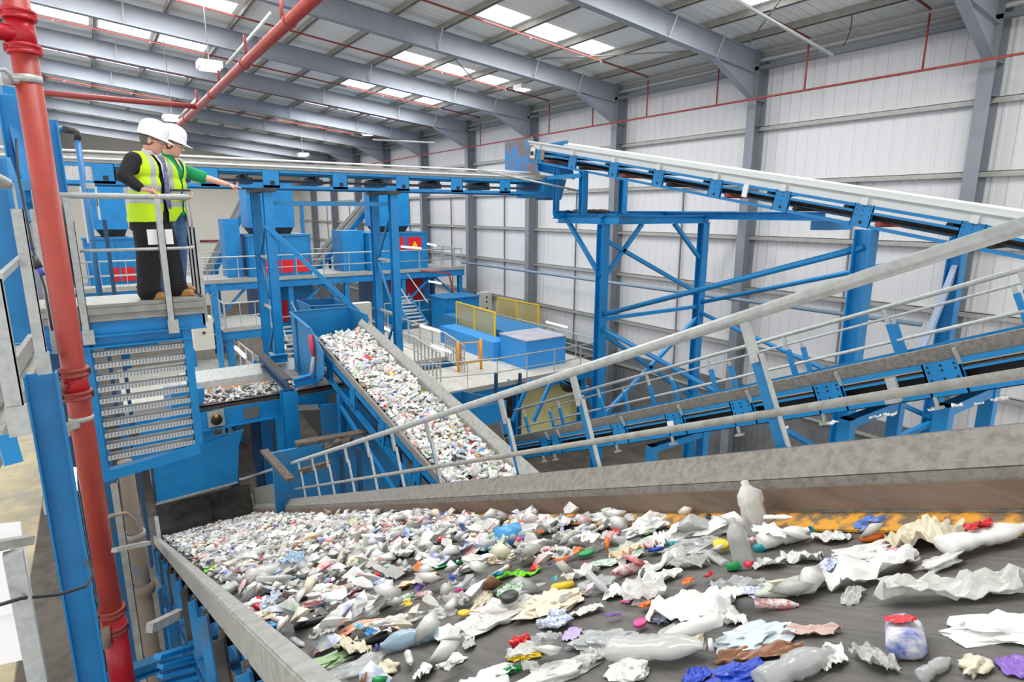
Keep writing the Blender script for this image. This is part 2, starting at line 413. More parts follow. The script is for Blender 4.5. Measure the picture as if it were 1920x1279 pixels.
# ---------------- foreground conveyor
t = thing('conveyor', 'wide steep foreground conveyor strewn with plastic waste, running down to the blue chute', 'conveyor', (1.1, 5, 3.0))
S0, S1 = -.9, 12.35
q = MB(FF); q.box((.36, S0, -.02), (1.87, S1, 0)); q.build('belt', BELT, t)
q = MB(FF); q.box((.45, S0, -.26), (1.8, S1, -.24)); q.build('return_belt', BLACK, t)
wall_profile(t, FF, S0, S1, [(1.885, .035), (1.885, .155), (1.965, .245), (1.99, .24)], TROUGH, 'far_side_wall')
q = MB(FF)
q.box((1.872, S0, .05), (1.884, S1, .125)); q.build('wear_strip', STAIN, t)
q = MB(FF); q.add([(1.79, S0, .012), (1.88, S0, .04), (1.88, S1, .04), (1.79, S1, .012), (1.79, S0, .004), (1.88, S0, .03), (1.88, S1, .03), (1.79, S1, .004)],
                  [(0,1,2,3),(7,6,5,4),(0,4,5,1),(0,3,7,4)]); q.build('skirt_strip', SKIRT, t)
wall_profile(t, FF, S0, S1, [(.275, -.02), (.275, .105), (.325, .105), (.325, .09)], GALVD, 'near_side_rail')
wall_profile(t, FF, S0, S1, [(.325, .1), (.36, .02)], DARKST, 'near_skirt')
q = MB(FF); q.chan((.30, S0, -.1), (.30, S1, -.1), .05, .16, up=(0, .407, .914)); q.build('side_channel', BLUED, t)
for k in range(17):
    s = .8+k*.68
    q = MB(FF); q.box((.255, s-.09, -.42), (.267, s+.09, -.03)); q.box((.215, s-.09, -.42), (.267, s-.078, -.03))
    q.build('bracket_plate', BLUED if k % 3 else DARKST, t)
    q = MB(FF); q.tube([(.25, s, -.05), (1.85, s, -.05)], .04, 8); q.build('roller', DARKST, t)
for sx in (.24, 1.96):
    q = MB(FF); q.chan((sx, S0, -.42), (sx, S1, -.42), .05, .1); q.build('stringer', BLUED, t)
for (x, y) in ((.22, 2.6), (.22, 4.4), (.22, 6.4), (.22, 8.4), (2.0, 3.2), (2.0, 6.6), (2.0, 10)):
    z = 6.59-.445*y-.5
    q = MB(); q.ibeam((x, y, -1.5), (x, y, z), .12, .12, up=(1, 0, 0)); q.build('leg', BLUED, t)
# lower frame members seen under the near rail
for y in (2.9, 4.0, 5.4):
    z = 6.59-.445*y-.8
    q = MB(); q.ibeam((-.35, y, z), (.35, y, z), .1, .12); q.build('cross_beam', BLUED, t)
# end board with rubber curtain
q = MB(FF); q.box((.36, 12.25, -.02), (1.9, 12.32, .62)); q.build('end_board', DARKST, t)
q = MB(FF); q.box((1.2, 12.2, .15), (1.25, 12.245, .5)); q.build('wear_slot', BLACK, t)
q = MB(FF); q.box((1.93, 9.9, .1), (1.955, 12.3, .52)); q.build('extension_plate', TROUGH, t)
q = MB(FF); q.box((1.925, 9.86, .1), (1.96, 9.9, .52)); q.build('plate_edge', GALV, t)
q = MB(FF); q.box((.30, 11.1, -.1), (.335, 11.9, .45)); q.build('near_end_cheek', DARKST, t)
q = MB(FF); q.box((.29, 11.06, .02), (.345, 11.1, .45)); q.build('cheek_edge', GALV, t)

# handrail of the foreground conveyor
hr = thing('handrail', 'long galvanised handrail with blue and silver posts sloping down beside the foreground conveyor', 'handrail', (2.0, 5, 5))
hu, hl = .752, .372
q = MB(FF); q.tube([(2.03, -.6, hu), (2.03, 13.6, hu), (2.03, 14.6, hu+.02)], .024, 14); q.build('top_rail', GALV, hr)
q = MB(FF); q.tube([(2.03, -.6, hl), (2.03, 13.4, hl)], .016, 12); q.build('knee_rail', GALVD, hr)
for y in (1.365, 2.367, 3.07, 4.15, 4.86, 5.51, 6.19, 6.91, 7.54, 8.25, 9.15):
    s = (y-.305)/.9135
    q = MB(FF); q.m = 0
    q.box((2.045, s-.026, -.3), (2.053, s+.026, .6))
    q.m = 1; q.box((2.03, s-.032, -.3), (2.053, s-.026, .6))
    p = q.build('post', [BLUE, GALV], hr)
    q = MB(FF); q.box((2.025, s-.018, .57), (2.033, s+.014, .745)); q.box((2.025, s-.022, .57), (2.045, s-.018, .745)); q.build('post_head', GALV, p)

# ---------------- middle conveyor
t = thing('conveyor', 'blue inclined conveyor in the middle carrying a thick bed of mixed plastic waste', 'conveyor', (3.6, 8, 3.5))
a, b_ = s_of(3.6, 0, .197), s_of(11.1, 0, .197)
q = MB(MF); q.box((3.22, a, -.02), (4.06, b_, 0)); q.build('belt', BELT, t)
q = MB(MF); q.box((3.25, a, -.3), (3.95, b_, -.28)); q.build('return_belt', BLACK, t)
wall_profile(t, MF, a, b_, [(3.16, .0), (3.165, .085), (3.195, .085)], TROUGH, 'near_side_rail')
wall_profile(t, MF, a, b_, [(4.04, .10), (4.06, .2), (4.15, .31), (4.16, .30)], GALVD, 'far_side_wall')
q = MB(MF); q.add([(3.97, a, .09), (4.045, a, .125), (4.045, b_, .125), (3.97, b_, .09)], [(0, 1, 2, 3)]); q.build('skirt_strip', SKIRT, t)
q = MB(MF); q.chan((3.17, a, -.06), (3.17, b_, -.06), .05, .1, side=-1); q.build('stringer', BLUE, t)
q = MB(MF); q.chan((3.17, a, -.42), (3.17, b_, -.42), .05, .08, side=-1); q.build('stringer', BLUE, t)
q = MB(MF); q.chan((4.0, a, -.06), (4.0, b_, -.06), .05, .1); q.build('stringer', BLUE, t)
for y in (4.4, 5.55, 6.7, 7.85, 9.0, 10.1):
    plate(t, MF, 3.15, s_of(y, 0, .197), .26, -.44, 0, BLUE)
    q = MB(MF); q.tube([(3.2, s_of(y, 0, .197), -.06), (4.0, s_of(y, 0, .197), -.06)], .045, 8); q.build('roller', DARKST, t)
for (x, y) in ((3.15, 9.6), (4.05, 9.6), (3.15, 6.6), (4.05, 6.6)):
    q = MB(); q.ibeam((x, y, -1.5), (x, y, 2.72+.197*y-.42), .12, .12, up=(1, 0, 0)); q.build('leg', BLUE, t)
q = MB(); q.bar((3.12, 9.6, 4.0), (3.12, 5.2, 2.6), .05, .07); q.build('brace', BLUE, t)
# head box
hb = thing('chute_box', 'open-topped blue chute box at the upper end of the middle conveyor', 'chute', (3.6, 11.3, 4.2))
x0, x1, y0, y1 = 2.98, 4.12, 10.45, 11.75
zt, zb = 5.32, 4.15
MB().box((x0, y1, zb), (x1, y1+.02, zt)).build('back_plate', BLUE, hb)
MB().prism([(x0, y1, zb), (x0, y1, zt), (x0, y0+.1, zt-.12), (x0, y0-.55, zt-.45), (x0, y0-.55, zb+.35), (x0, y0, zb)], (.02, 0, 0)).build('side_plate', BLUED, hb)
MB().prism([(x1, y1, zb), (x1, y1, zt), (x1, y0+.3, zt-.02), (x1, y0+.3, zb)], (.02, 0, 0)).build('side_plate', BLUED, hb)
MB().bar((x0-.01, y1, zt), (x0-.01, y0+.1, zt-.12), .05, .02).build('top_flange', BLUED, hb)
MB().bar((x0, y1+.01, zt), (x1, y1+.01, zt), .05, .02).build('top_flange', BLUED, hb)
MB().box((x0-.02, y0+.25, zb+.02), (x0, y1, zb+.06)).build('stiffener', BLUED, hb)
MB().bar((x0-.02, y1-.35, zb), (x0-.02, y1-.35, zt-.05), .03, .03).build('stiffener', BLUED, hb)
pa = P(582, 628, x=2.94); pb = P(588, 668, x=2.94)
q = MB(); q.tube([pa, lerp(pa, pb, .5), pb], [.035, .05, .03], 8)
q.build('hanging_rag', mat('red_rag', (196, 60, 76), .8), label='red rag draped over the left edge of the middle conveyor', cat='rag')
q = MB(); pc = P(584, 712, x=2.94); q.tube([pb, pc], [.03, .055], 8)
q.build('hanging_film', mat('grey_film', (170, 178, 190), .5), label='twist of grey film hanging below the red rag', cat='plastic film')
# chute behind the head box, farther away
t = thing('chute_box', 'second low blue trough standing behind the upper end of the middle conveyor', 'chute', P(640, 600, y=14.2))
a0 = P(583, 574, y=14.0); a1 = P(655, 570, y=14.0); zlo = a0.z-.9
MB().prism([a0, a1, V((a1.x, 14.0, zlo)), V((a0.x+.15, 14.0, zlo))], (0, .03, 0)).build('front_plate', BLUE, t)
MB().prism([(a0.x, 14.0, a0.z), (a0.x, 15.2, a0.z), (a0.x+.12, 15.2, zlo), (a0.x+.15, 14.0, zlo)], (.02, 0, 0)).build('side_plate', BLUED, t)
MB().prism([(a1.x, 14.0, a1.z), (a1.x, 15.2, a1.z), (a1.x, 15.2, zlo), (a1.x, 14.0, zlo)], (.02, 0, 0)).build('side_plate', BLUED, t)
MB().box((a0.x, 15.2, zlo), (a1.x, 15.22, a0.z)).build('back_plate', BLUED, t)
MB().bar(a0+V((0, -.03, 0)), a1+V((0, -.03, 0)), .05, .02).build('top_flange', BLUED, t)
for x in (a0.x+.2, a1.x-.1): MB().bar((x, 14.5, -1.5), (x, 14.5, zlo), .1, .1).build('leg', BLUE, t)

# ---------------- blue conveyor behind
t = thing('conveyor', 'long blue conveyor with open side brackets rising to the right behind the near handrail', 'conveyor', (5.3, 4, 3.5))
a, b_ = s_of(.6, 0, -.448), s_of(8.3, 0, -.448)
q = MB(SF); q.box((4.86, a, -.02), (5.85, b_, 0)); q.build('belt', BELT, t)
q = MB(SF); q.box((4.9, a, -.2), (5.8, b_, -.18)); q.build('return_belt', BLACK, t)
wall_profile(t, SF, a, s_of(7.55, 0, -.448), [(4.83, .055), (4.81, .1), (4.79, .155), (4.80, .16)], TROUGH, 'near_side_wall')
wall_profile(t, SF, a, b_, [(5.88, .01), (5.9, .08), (5.92, .1)], GALVD, 'far_side_wall')
q = MB(SF); q.add([(4.835, a, .01), (4.9, a, .0), (4.9, b_, .0), (4.835, b_, .01)], [(0, 1, 2, 3)]); q.build('skirt_strip', SKIRT, t)
q = MB(SF); q.box((4.98, a, -.16), (4.99, b_, .0)); q.build('dark_backing', BLACK, t)  # black sheet added so the gaps between the stringers look dark inside
for (u, h) in ((.04, .036), (-.02, .018), (-.165, .035)):
    q = MB(SF); q.bar((4.82, a, u), (4.82, b_, u), .03, h, (0, .41, .91)); q.build('stringer', BLUE, t)
    q = MB(SF); q.bar((5.92, a, u), (5.92, b_, u), .03, h, (0, .41, .91)); q.build('stringer', BLUE, t)
for px, py in ((1020, 830), (1041, 826), (1159, 803), (1264, 782), (1390, 755), (1553, 722), (1768, 680)):
    y = P(px, py, x=4.8).y; s = s_of(y, 0, -.448)
    plate(t, SF, 4.805, s, .2 if px < 1060 else .24, -.185, .055, BLUE, hole=False)
    q = MB(SF); q.bar((4.775, s-.12, .13), (4.81, s-.12, .02), .03, .02, (0, 1, 0)); q.build('wall_stay', GALV, t)
    q = MB(SF); q.tube([(4.84, s, -.07), (5.86, s, -.07)], .045, 8); q.build('roller', BLACK, t)
    q = MB(SF); q.bar((4.8, s+.1, -.18), (4.8, s+.1, -.25), .03, .015, (0, 1, 0)); q.box((4.77, s+.07, -.27), (4.83, s+.14, -.25)); q.build('hanger_bracket', GALVD, t)
y = P(1672, 706, x=4.8).y
q = MB(SF); s = s_of(y, 0, -.448); q.box((4.77, s-.035, -.17), (4.80, s+.035, .01)); q.box((4.76, s-.02, -.18), (4.80, s+.08, -.15)); q.build('pull_cord_switch', GALV, t)
y = P(1259, 744, x=4.8).y
q = MB(SF); s = s_of(y, 0, -.448); q.box((4.79, s-.035, -.07), (4.798, s+.05, -.02)); q.build('rating_label', WHITE, t)
for (px, py) in ((1225, 900), (1590, 820), (1770, 800)):
    p = P(px, py, x=5.0); zz = 6.86-.448*p.y-.3
    q = MB(); q.bar((4.95, p.y, -1.5), (4.95, p.y, zz), .1, .1); q.build('leg', BLUE, t)
    q = MB(); q.bar((5.85, p.y, -1.5), (5.85, p.y, zz), .1, .1); q.build('leg', BLUE, t)
    q = MB(); q.bar((4.9, p.y, zz-.04), (5.95, p.y, zz-.04), .08, .08); q.build('cross_beam', BLUE, t)
q = MB(SF); q.tube([(4.7, a, -.55), (4.7, b_+1.5, -.62)], .028, 8)
q.build('drain_pipe', mat('rusty_pipe', (84, 58, 50), .8), label='thin rusty brown pipe running below the rising blue conveyor', cat='pipe')
# trough of that conveyor's lower end
q = MB(SF); q.prism([(4.6, 7.4, .1), (4.6, 8.9, .1), (4.6, 8.9, .42), (4.6, 7.4, .42)], (.01, 0, 0)); q.build('tail_guard', TROUGH, t)
# walkway rails of that conveyor
for (x, lab) in ((6.2, 'galvanised handrail with short blue posts beside the rising blue conveyor'), (7.0, 'second thinner handrail on the far side of the conveyor walkway')):
    hr = thing('handrail', lab, 'handrail', (x, 4, 4))
    zo = .62
    a2, b2 = s_of(.5, 0, -.448), s_of(8.6, 0, -.448)
    q = MB(SF); q.tube([(x, a2, .585 if x < 6.5 else .50), (x, b2, .585 if x < 6.5 else .50)], .022 if x < 6.5 else .014, 8); q.build('top_rail', GALV, hr)
    q = MB(SF); q.tube([(x, a2, .25), (x, b2, .25)], .014, 8); q.build('knee_rail', GALV, hr)
    for k in range(8):
        s = 1.55+k*1.08+(0 if x < 6.5 else .3)
        q = MB(SF); q.m = 0; q.box((x-.02, s-.025, -.1), (x+.02, s+.025, .42)); q.m = 1; q.box((x-.015, s-.015, .42), (x+.005, s+.02, .58 if x < 6.5 else .49)); q.build('post', [BLUE, GALV], hr)
w = thing('walkway', 'sloping grated walkway between the two rails beside the blue conveyor', 'walkway', (6.6, 4, 4))
q = MB(SF); q.box((6.15, a2, -.16), (7.05, b2, -.13)); q.build('deck', GALVD, w)
q = MB(SF); q.box((6.1, a2, -.1), (6.14, b2, .02)); q.build('edge_beam', BLUE, w)
q = MB(SF); q.box((7.06, a2, -.06), (7.1, b2, .12)); q.build('edge_beam', BLUE, w)

# ---------------- upper right conveyor
t = thing('conveyor', 'bright blue inclined conveyor with white top edge crossing the upper right', 'conveyor', (10.5, 8, 7))
a, b_ = s_of(1.2, 0, .178), s_of(13.6, 0, .178)
q = MB(TF); q.box((10.05, a, -.02), (11.15, b_, 0)); q.build('belt', BLACK, t)
q = MB(TF); q.box((10.1, a, -.2), (11.1, b_, -.18)); q.build('return_belt', BLACK, t)
WH = mat('pale_flange_steel', (214, 218, 218), .4, .1)
wall_profile(t, TF, a, b_, [(10.0, .02), (9.995, .12), (9.96, .19), (9.93, .21), (9.925, .17)], WH, 'near_side_wall')
wall_profile(t, TF, a, b_, [(11.17, .02), (11.2, .2), (11.26, .23)], WH, 'far_side_wall')
for x in (10.0, 11.2):
    for (u, h) in ((0, .05), (-.09, .035), (-.3, .05)):
        q = MB(TF); q.bar((x, a, u), (x, b_, u), .04, h); q.build('stringer', BLUE, t)
for i, y in enumerate((13.1, 11.75, 10.3, 8.95, 7.5, 6.1, 4.72, 3.25, 1.9)):
    s = s_of(y, 0, .178)
    plate(t, TF, 9.985, s, .3, -.325, .03, BLUE)
    q = MB(TF); q.tube([(10.03, s-.25, -.24), (11.15, s-.25, -.24)], .045, 8); q.build('roller', RUSTR if i % 2 == 0 else BLACK, t)
    q = MB(TF); q.tube([(10.03, s+.3, -.06), (11.15, s+.3, -.06)], .045, 8); q.build('roller', BLACK, t)
    q = MB(TF); q.box((9.93, s-.05, .02), (9.99, s+.05, .13)); q.build('wall_stay', WH, t)
y = P(1402, 345, x=10).y
q = MB(TF); s = s_of(y, 0, .178); q.box((9.95, s-.05, -.2), (9.98, s+.05, .03)); q.build('pull_cord_switch', WHITE, t)
q = MB(TF); s = s_of(13.3, 0, .178); q.box((9.95, s-.02, -.22), (9.985, s+.16, .06)); qq = q.build('bearing_plate', WHITE, t)
MB(TF).tube([(9.93, s+.07, -.1), (9.97, s+.07, -.1)], .06, 12).build('bearing', BLACK, qq)
q = MB(TF); q.box((9.97, s-.42, -.22), (9.985, s-.28, .02)); q.build('inspection_panel', mat('brown_panel', (150, 130, 110), .7), t)
hb = thing('chute_box', 'bright blue chute hood with brown dirt splashed on it at the conveyor head, upper right', 'chute', (10.5, 14.2, 7.7))
DIRTB = mat('splashed_blue_paint', (36, 140, 214), .45, spot=(128, 112, 100), spot_scale=2.4, spot_amt=1, lo=.42, hi=.56)
pa, pb = P(948, 267, x=10.0), P(1000, 268, x=10.0)
zt = pa.z; zb = P(948, 318, x=10.0).z
MB().prism([(9.99, pa.y, zt), (9.99, 13.45, zt+.02), (9.99, 13.1, 8.1), (9.99, pa.y, zb)], (.02, 0, 0)).build('side_plate', DIRTB, hb)
MB().prism([(11.2, pa.y, zt), (11.2, 13.45, zt+.02), (11.2, 13.1, 8.1), (11.2, pa.y, zb)], (.02, 0, 0)).build('side_plate', BLUE, hb)
MB().box((9.99, pa.y, zb), (11.2, pa.y+.02, zt)).build('back_plate', BLUE, hb)
MB().add([(10.2, 13.2, 8.1), (11.0, 13.2, 8.1), (10.9, 13.3, 7.55), (10.4, 13.3, 7.55), (10.2, 14.0, 8.1), (11.0, 14.0, 8.1), (10.9, 13.8, 7.55), (10.4, 13.8, 7.55)],
         [(0, 1, 2, 3), (5, 4, 7, 6), (4, 0, 3, 7), (1, 5, 6, 2)]).build('spout', BLUED, hb)

# ---------------- support structure under it
t = thing('support_structure', 'tall blue braced steel tower frame carrying the upper right conveyor', 'steel frame', (12, 7.5, 0))
X1, X2, Y1, Y2 = 10.0, 13.7, 10.6, 4.65
ZB = 7.03
def post(x, y, z1, w=.22): MB().ibeam((x, y, -1.5), (x, y, z1), w, w, .02, .012, up=(0, 1, 0)).build('post', BLUE, t)
post(X1, Y1, ZB-.1); post(X2, Y1, ZB-.1); post(X1, Y2, 6.95, .26); post(X2, Y2, 6.75, .26)
MB().ibeam((X1-.0, 12.3, ZB+.02), (X1, Y1-.5, ZB+.02), .16, .22).build('beam', BLUE, t)
MB().ibeam((X1-.1, Y1, ZB), (X2+.2, Y1, ZB), .16, .2).build('beam', BLUE, t)
MB().ibeam((X1-.4, 12.0, ZB+.12), (X2+3.3, 12.0, ZB+.12), .16, .2).build('beam', BLUE, t)
MB().ibeam((X2, 12.0, ZB+.1), (X2, 7.3, ZB+.1), .16, .2).build('beam', BLUE, t)
for (x, y) in ((9.95, 11.3), (11.3, 11.3)):
    MB().ibeam((x, y, ZB+.1), (x, y, 6.47+.178*y-.3), .16, .16, up=(0, 1, 0)).build('stub_post', BLUE, t)
MB().ibeam((10.0, 12.4, ZB+.1), (10.0, 12.4, 8.3), .12, .12, up=(0, 1, 0)).build('stub_post', BLUE, t)
MB().bar((9.9, 11.3, ZB+1.05), (9.9, 12.6, ZB+1.05), .08, .1).build('beam', BLUE, t)
def br(a, b): MB().bar(a, b, .09, .09).build('brace', BLUE, t)
MB().tube([(X1, Y1, 4.75), (X1, Y2, 6.68)], .055, 8).build('brace', BLUE, t)
MB().tube([(X2, Y1, 4.75), (X2, Y2, 6.5)], .055, 8).build('brace', BLUE, t)
MB().tube([(X1, Y1, 4.45), (X1, Y2, 3.1)], .055, 8).build('brace', BLUE, t)
MB().tube([(X2, Y1, 4.5), (X2, Y2, 3.1)], .055, 8).build('brace', BLUE, t)
br((X1, Y1, 4.65), (X2, Y1, 4.65)); br((X1, Y1, 4.35), (X2, Y1, 2.0)); br((X2, Y1, 4.35), (X1, Y1, 2.0))
br((X1-.0, 11.9, ZB-.05), (X1, Y1+.05, 5.7)); br((X1+.1, Y1, 5.7), (X1+1.3, Y1, ZB-.1)); br((X1+.1, Y1, 6.55), (X2, Y1, 5.0)); br((X2-1.2, Y1, ZB-.1), (X2-.1, Y1, 6.0))
MB().bar((X2, Y2, 6.2), (12.2, 4.65, 3.8), .1, .1).build('brace', mat('pale_blue_pipe', (150, 164, 190), .4), t)
for z in (3.0,):
    br((X1, Y2, z), (X2, Y2, z))
q = MB()
for i in range(26): q.ball((10.15+random.random()*1.0, 11.4+random.random()*.9, ZB+.2), .05+.06*random.random(), 6, (1.6, 1.6, .6))
q.build('debris_heap', DIRT, label='heap of brown debris lying on the blue beams below the conveyor head', cat='debris', kind='stuff')
MB().box((10.0, 11.2, ZB+.14), (11.4, 12.5, ZB+.16)).build('tray', BLUE, t)
p = P(1572, 425, x=11.2)
MB().box((p.x-.4, p.y, p.z-.06), (p.x+.5, p.y+.3, p.z+.1)).build('bracket_box', BLUE, t)

# ---------------- long level conveyor
t = thing('conveyor', 'long level blue conveyor spanning the hall behind the two workers', 'conveyor', (4.5, 13.5, 7.7))
LX0, LX1 = -1.2, 10.4
MB().box((LX0, 13.1, 8.02), (LX1, 14.0, 8.04)).build('belt', BLACK, t)
MB().box((LX0, 13.1, 7.83), (LX1, 14.0, 7.845)).build('return_belt', DARKST, t)
for y in (13.0, 14.06):
    MB().bar((LX0, y, 8.0), (LX1, y, 8.0), .04, .05).build('stringer', BLUE, t)
    MB().bar((LX0, y, 7.7), (LX1, y, 7.7), .1, .06).build('stringer', BLUE, t)
MB().box((LX0, 12.98, 8.04), (LX1-.2, 12.99, 8.17)).build('near_side_wall', GALVD, t)
MB().box((LX0, 14.1, 8.06), (LX1-.2, 14.11, 8.26)).build('far_side_wall', GALVD, t)
MB().tube([(LX0, 12.96, 8.1), (LX1-.8, 12.96, 8.1)], .018, 8).build('conduit', WHITE, t)
MB().tube([(LX0, 12.96, 8.22), (LX1-.8, 12.96, 8.22)], .02, 8).build('top_edge', WHITE, t)
for px in (195, 270, 392, 507, 636, 753, 855, 945):
    x = P(px, 330, y=13).x
    q = MB(); q.box((x-.16, 12.95, 7.68), (x+.16, 12.965, 8.02)); q.box((x+.15, 12.95, 7.68), (x+.16, 13.0, 8.02))
    o = q.build('bracket_plate', BLUE, t)
    MB().box((x-.02, 12.945, 7.74), (x+.06, 12.95, 7.82)).build('hole', BLACK, o)
    MB().tube([(x-.45, 13.05, 7.9), (x-.45, 14.05, 7.9)], .045, 8).build('roller', BLACK, t)
    MB().box((x-.55, 13.2, 7.76), (x-.3, 13.9, 7.88)).build('roller_carrier', BLUEN, t)
MB().box((-.75, 12.99, 7.72), (.22, 13.0, 7.98)).build('mesh_guard', mat('guard_mesh', (196, 198, 200), .5, spot=(150, 152, 156), spot_scale=60, spot_amt=.8), t)
pa, pb = P(897, 318, y=12.7), P(1085, 358, y=11.8)
MB().tube([pa, pb], .025, 8).build('conduit', GALV, label='grey conduit pipe slanting down across the end of the level conveyor', cat='conduit')
MB().box((10.0, 12.9, 7.6), (10.5, 14.2, 8.1)).build('tail_box', BLUE, t)
for k, (x, w, zb) in enumerate(((3.0, 'left lattice', 4.05), (5.7, 'right lattice', -1.5))):
    s = thing('lattice_trestle', 'tall blue '+w+' trestle with zigzag bracing under the level conveyor', 'steel frame', (x, 13.5, zb))
    for y in (12.95, 14.05):
        MB().ibeam((x, y, zb), (x, y, 7.62), .17, .17, up=(0, 1, 0)).build('post', BLUE, s)
    MB().box((x-.14, 12.8, 7.6), (x+.14, 14.2, 7.67)).build('cap_plate', DARKST, s)
    n = 3 if k == 0 else 7
    for i in range(n):
        za = 7.3-(7.3-zb)*i/n; zc = 7.3-(7.3-zb)*(i+1)/n
        MB().bar((x, 13.0, za if i % 2 == 0 else zc), (x, 14.0, zc if i % 2 == 0 else za), .05, .05).build('lacing', BLUED, s)
        MB().bar((x, 12.95, zc+.05), (x, 14.05, zc+.05), .05, .05).build('strut', GALVD, s)
MB().bar((3.05, 13, 7.38), (5.6, 13, 7.38), .08, .09).build('tie_beam', BLUED, label='thin blue tie beam linking the two lattice trestles', cat='beam')
pa, pb = P(498, 422, y=12.9), P(690, 602, y=12.3)
MB().bar(pa, pb, .09, .09).build('diagonal_brace', BLUE, label='blue diagonal brace slanting down from the left trestle to the middle conveyor', cat='brace')

# ---------------- lower conveyor under the middle one's head, with the chute
t = thing('conveyor', 'short level blue conveyor with mesh windows feeding the blue chute at left', 'conveyor', (2.8, 11.5, 3.4))
CX0, CX1 = 1.05, 5.4
z0 = 3.9
MB().box((CX0, 11.12, z0-.02), (CX1, 12.2, z0)).build('belt', BELT, t)
q = MB(); q.box((CX0, 11.0, z0+.04), (CX1, 11.09, z0+.06)); q.box((CX0, 11.0, z0-.03), (CX1, 11.012, z0+.06)); q.build('near_side_rail', DARKST, t)
q = MB(); q.prism([(CX0, 12.22, z0), (CX0, 12.26, z0+.16), (CX0, 12.44, z0+.34), (CX0, 12.45, z0+.32), (CX0, 12.28, z0+.14)], (CX1-CX0, 0, 0)); q.build('far_side_wall', GALV, t)
MB().box((CX0, 12.1, z0), (CX1, 12.2, z0+.02)).build('skirt_strip', mat('orange_skirt', (240, 160, 30), .6), t)
q = MB(); q.box((CX0, 11.0, z0-.36), (CX1, 11.02, z0-.04)); q.bar((CX0, 10.97, z0-.36), (CX1, 10.97, z0-.36), .08, .02)
o = q.build('side_panel', BLUE, t)
GRATE = mat('mesh_window', (112, 114, 112), .6, spot=(76, 78, 78), spot_scale=90, spot_amt=1)
for x in (1.85, 2.55, 3.35, 4.3):
    MB().box((x, 10.985, z0-.3), (x+.26, 10.995, z0-.1)).build('mesh_window', GRATE, t)
x = 1.4
o = MB().box((x-.13, 10.95, z0-.33), (x+.13, 10.99, z0-.05)).build('bearing_plate', GALVD, t)
MB().lathe([(0, .06), (.04, .06), (.09, .04), (.09, 0)], (x, 10.95, z0-.2), (0, -1, 0), 12).build('bearing', BLACK, o)
MB().lathe([(0, .09), (.03, .08), (.03, .0)], (x, 10.95, z0-.13), (0, -1, 0), 8).build('grease_nipple', mat('brass', (200, 140, 60), .4, .6), o)
MB().prism([(CX0, 11.5, z0-.55), (CX1, 11.5, z0-.55), (CX1, 12.1, z0-.35), (CX0, 12.1, z0-.35)], (0, 0, .02)).build('drip_tray', GALV, t)
for x in (2.1, 4.9):
    MB().ibeam((x, 11.4, -1.5), (x, 11.4, z0-.36), .16, .16, up=(1, 0, 0)).build('leg', BLUEN, t)
ch = thing('feed_chute', 'large flat blue chute plate above the lower end of the foreground conveyor', 'chute', (1.0, 11.2, 2.2))
c1, c2, c3, c4 = P(283, 868, y=11.0), P(457, 805, y=11.0), P(446, 904, y=11.0), P(292, 945, y=11.0)
MB().prism([c1, c2, P(448, 835, y=11.0), c3, c4], (0, .03, 0)).build('front_plate', BLUE, ch)
e1, e2 = P(355, 768, y=11.05), P(398, 762, y=11.05); e3 = P(403, 818, y=11.05)
MB().prism([e1, e2, e3, P(457, 806, y=11.05), P(283, 868, y=11.05), P(240, 860, y=11.05), P(270, 800, y=11.05)], (0, .03, 0)).build('back_plate', BLUE, ch)
MB().bar(c4, c3, .05, .03).build('bottom_flange', GALVD, ch)
MB().bar(c1, c4, .03, .03).build('edge_angle', DARKST, ch)
MB().prism([(c1.x, 11.03, c1.z), (c1.x, 12.2, c1.z), (c1.x, 12.2, c4.z), (c1.x, 11.03, c4.z)], (.02, 0, 0)).build('side_plate', BLUED, ch)
MB().prism([(c3.x, 11.03, c2.z), (c3.x, 12.2, c2.z), (c3.x, 12.2, c3.z), (c3.x, 11.03, c3.z)], (.02, 0, 0)).build('side_plate', BLUED, ch)
q = MB(); q.prism([P(363, 718, y=12.3), P(383, 728, y=11.2), P(383, 762, y=11.2), P(365, 758, y=12.3)], (-.5, 0, 0)); q.build('back_box', BLUED, ch)
# ================================================================ sorting plant beyond
def platform(label, x0, x1, y0, y1, z, legs=(), fascia=.3, deck=DECK, beam=BLUE):
    t = thing('platform', label, 'platform', ((x0+x1)/2, (y0+y1)/2, -1.5))
    MB().box((x0, y0, z-.04), (x1, y1, z)).build('deck', deck, t)
    MB().box((x0, y0-.02, z-.04), (x1, y0, z+.12)).build('toe_board', GALVD, t)
    MB().ibeam((x0, y0+.05, z-.05-fascia/2), (x1, y0+.05, z-.05-fascia/2), .12, fascia).build('edge_beam', beam, t)
    MB().ibeam((x0, y1-.05, z-.05-fascia/2), (x1, y1-.05, z-.05-fascia/2), .12, fascia).build('edge_beam', beam, t)
    MB().ibeam((x1-.05, y0, z-.05-fascia/2), (x1-.05, y1, z-.05-fascia/2), .12, fascia).build('edge_beam', beam, t)
    MB().ibeam((x0+.05, y0, z-.05-fascia/2), (x0+.05, y1, z-.05-fascia/2), .12, fascia).build('edge_beam', beam, t)
    for (x, y) in legs:
        MB().ibeam((x, y, -1.5), (x, y, z-.05-fascia), .22, .22, up=(0, 1, 0)).build('leg', beam, t)
    return t
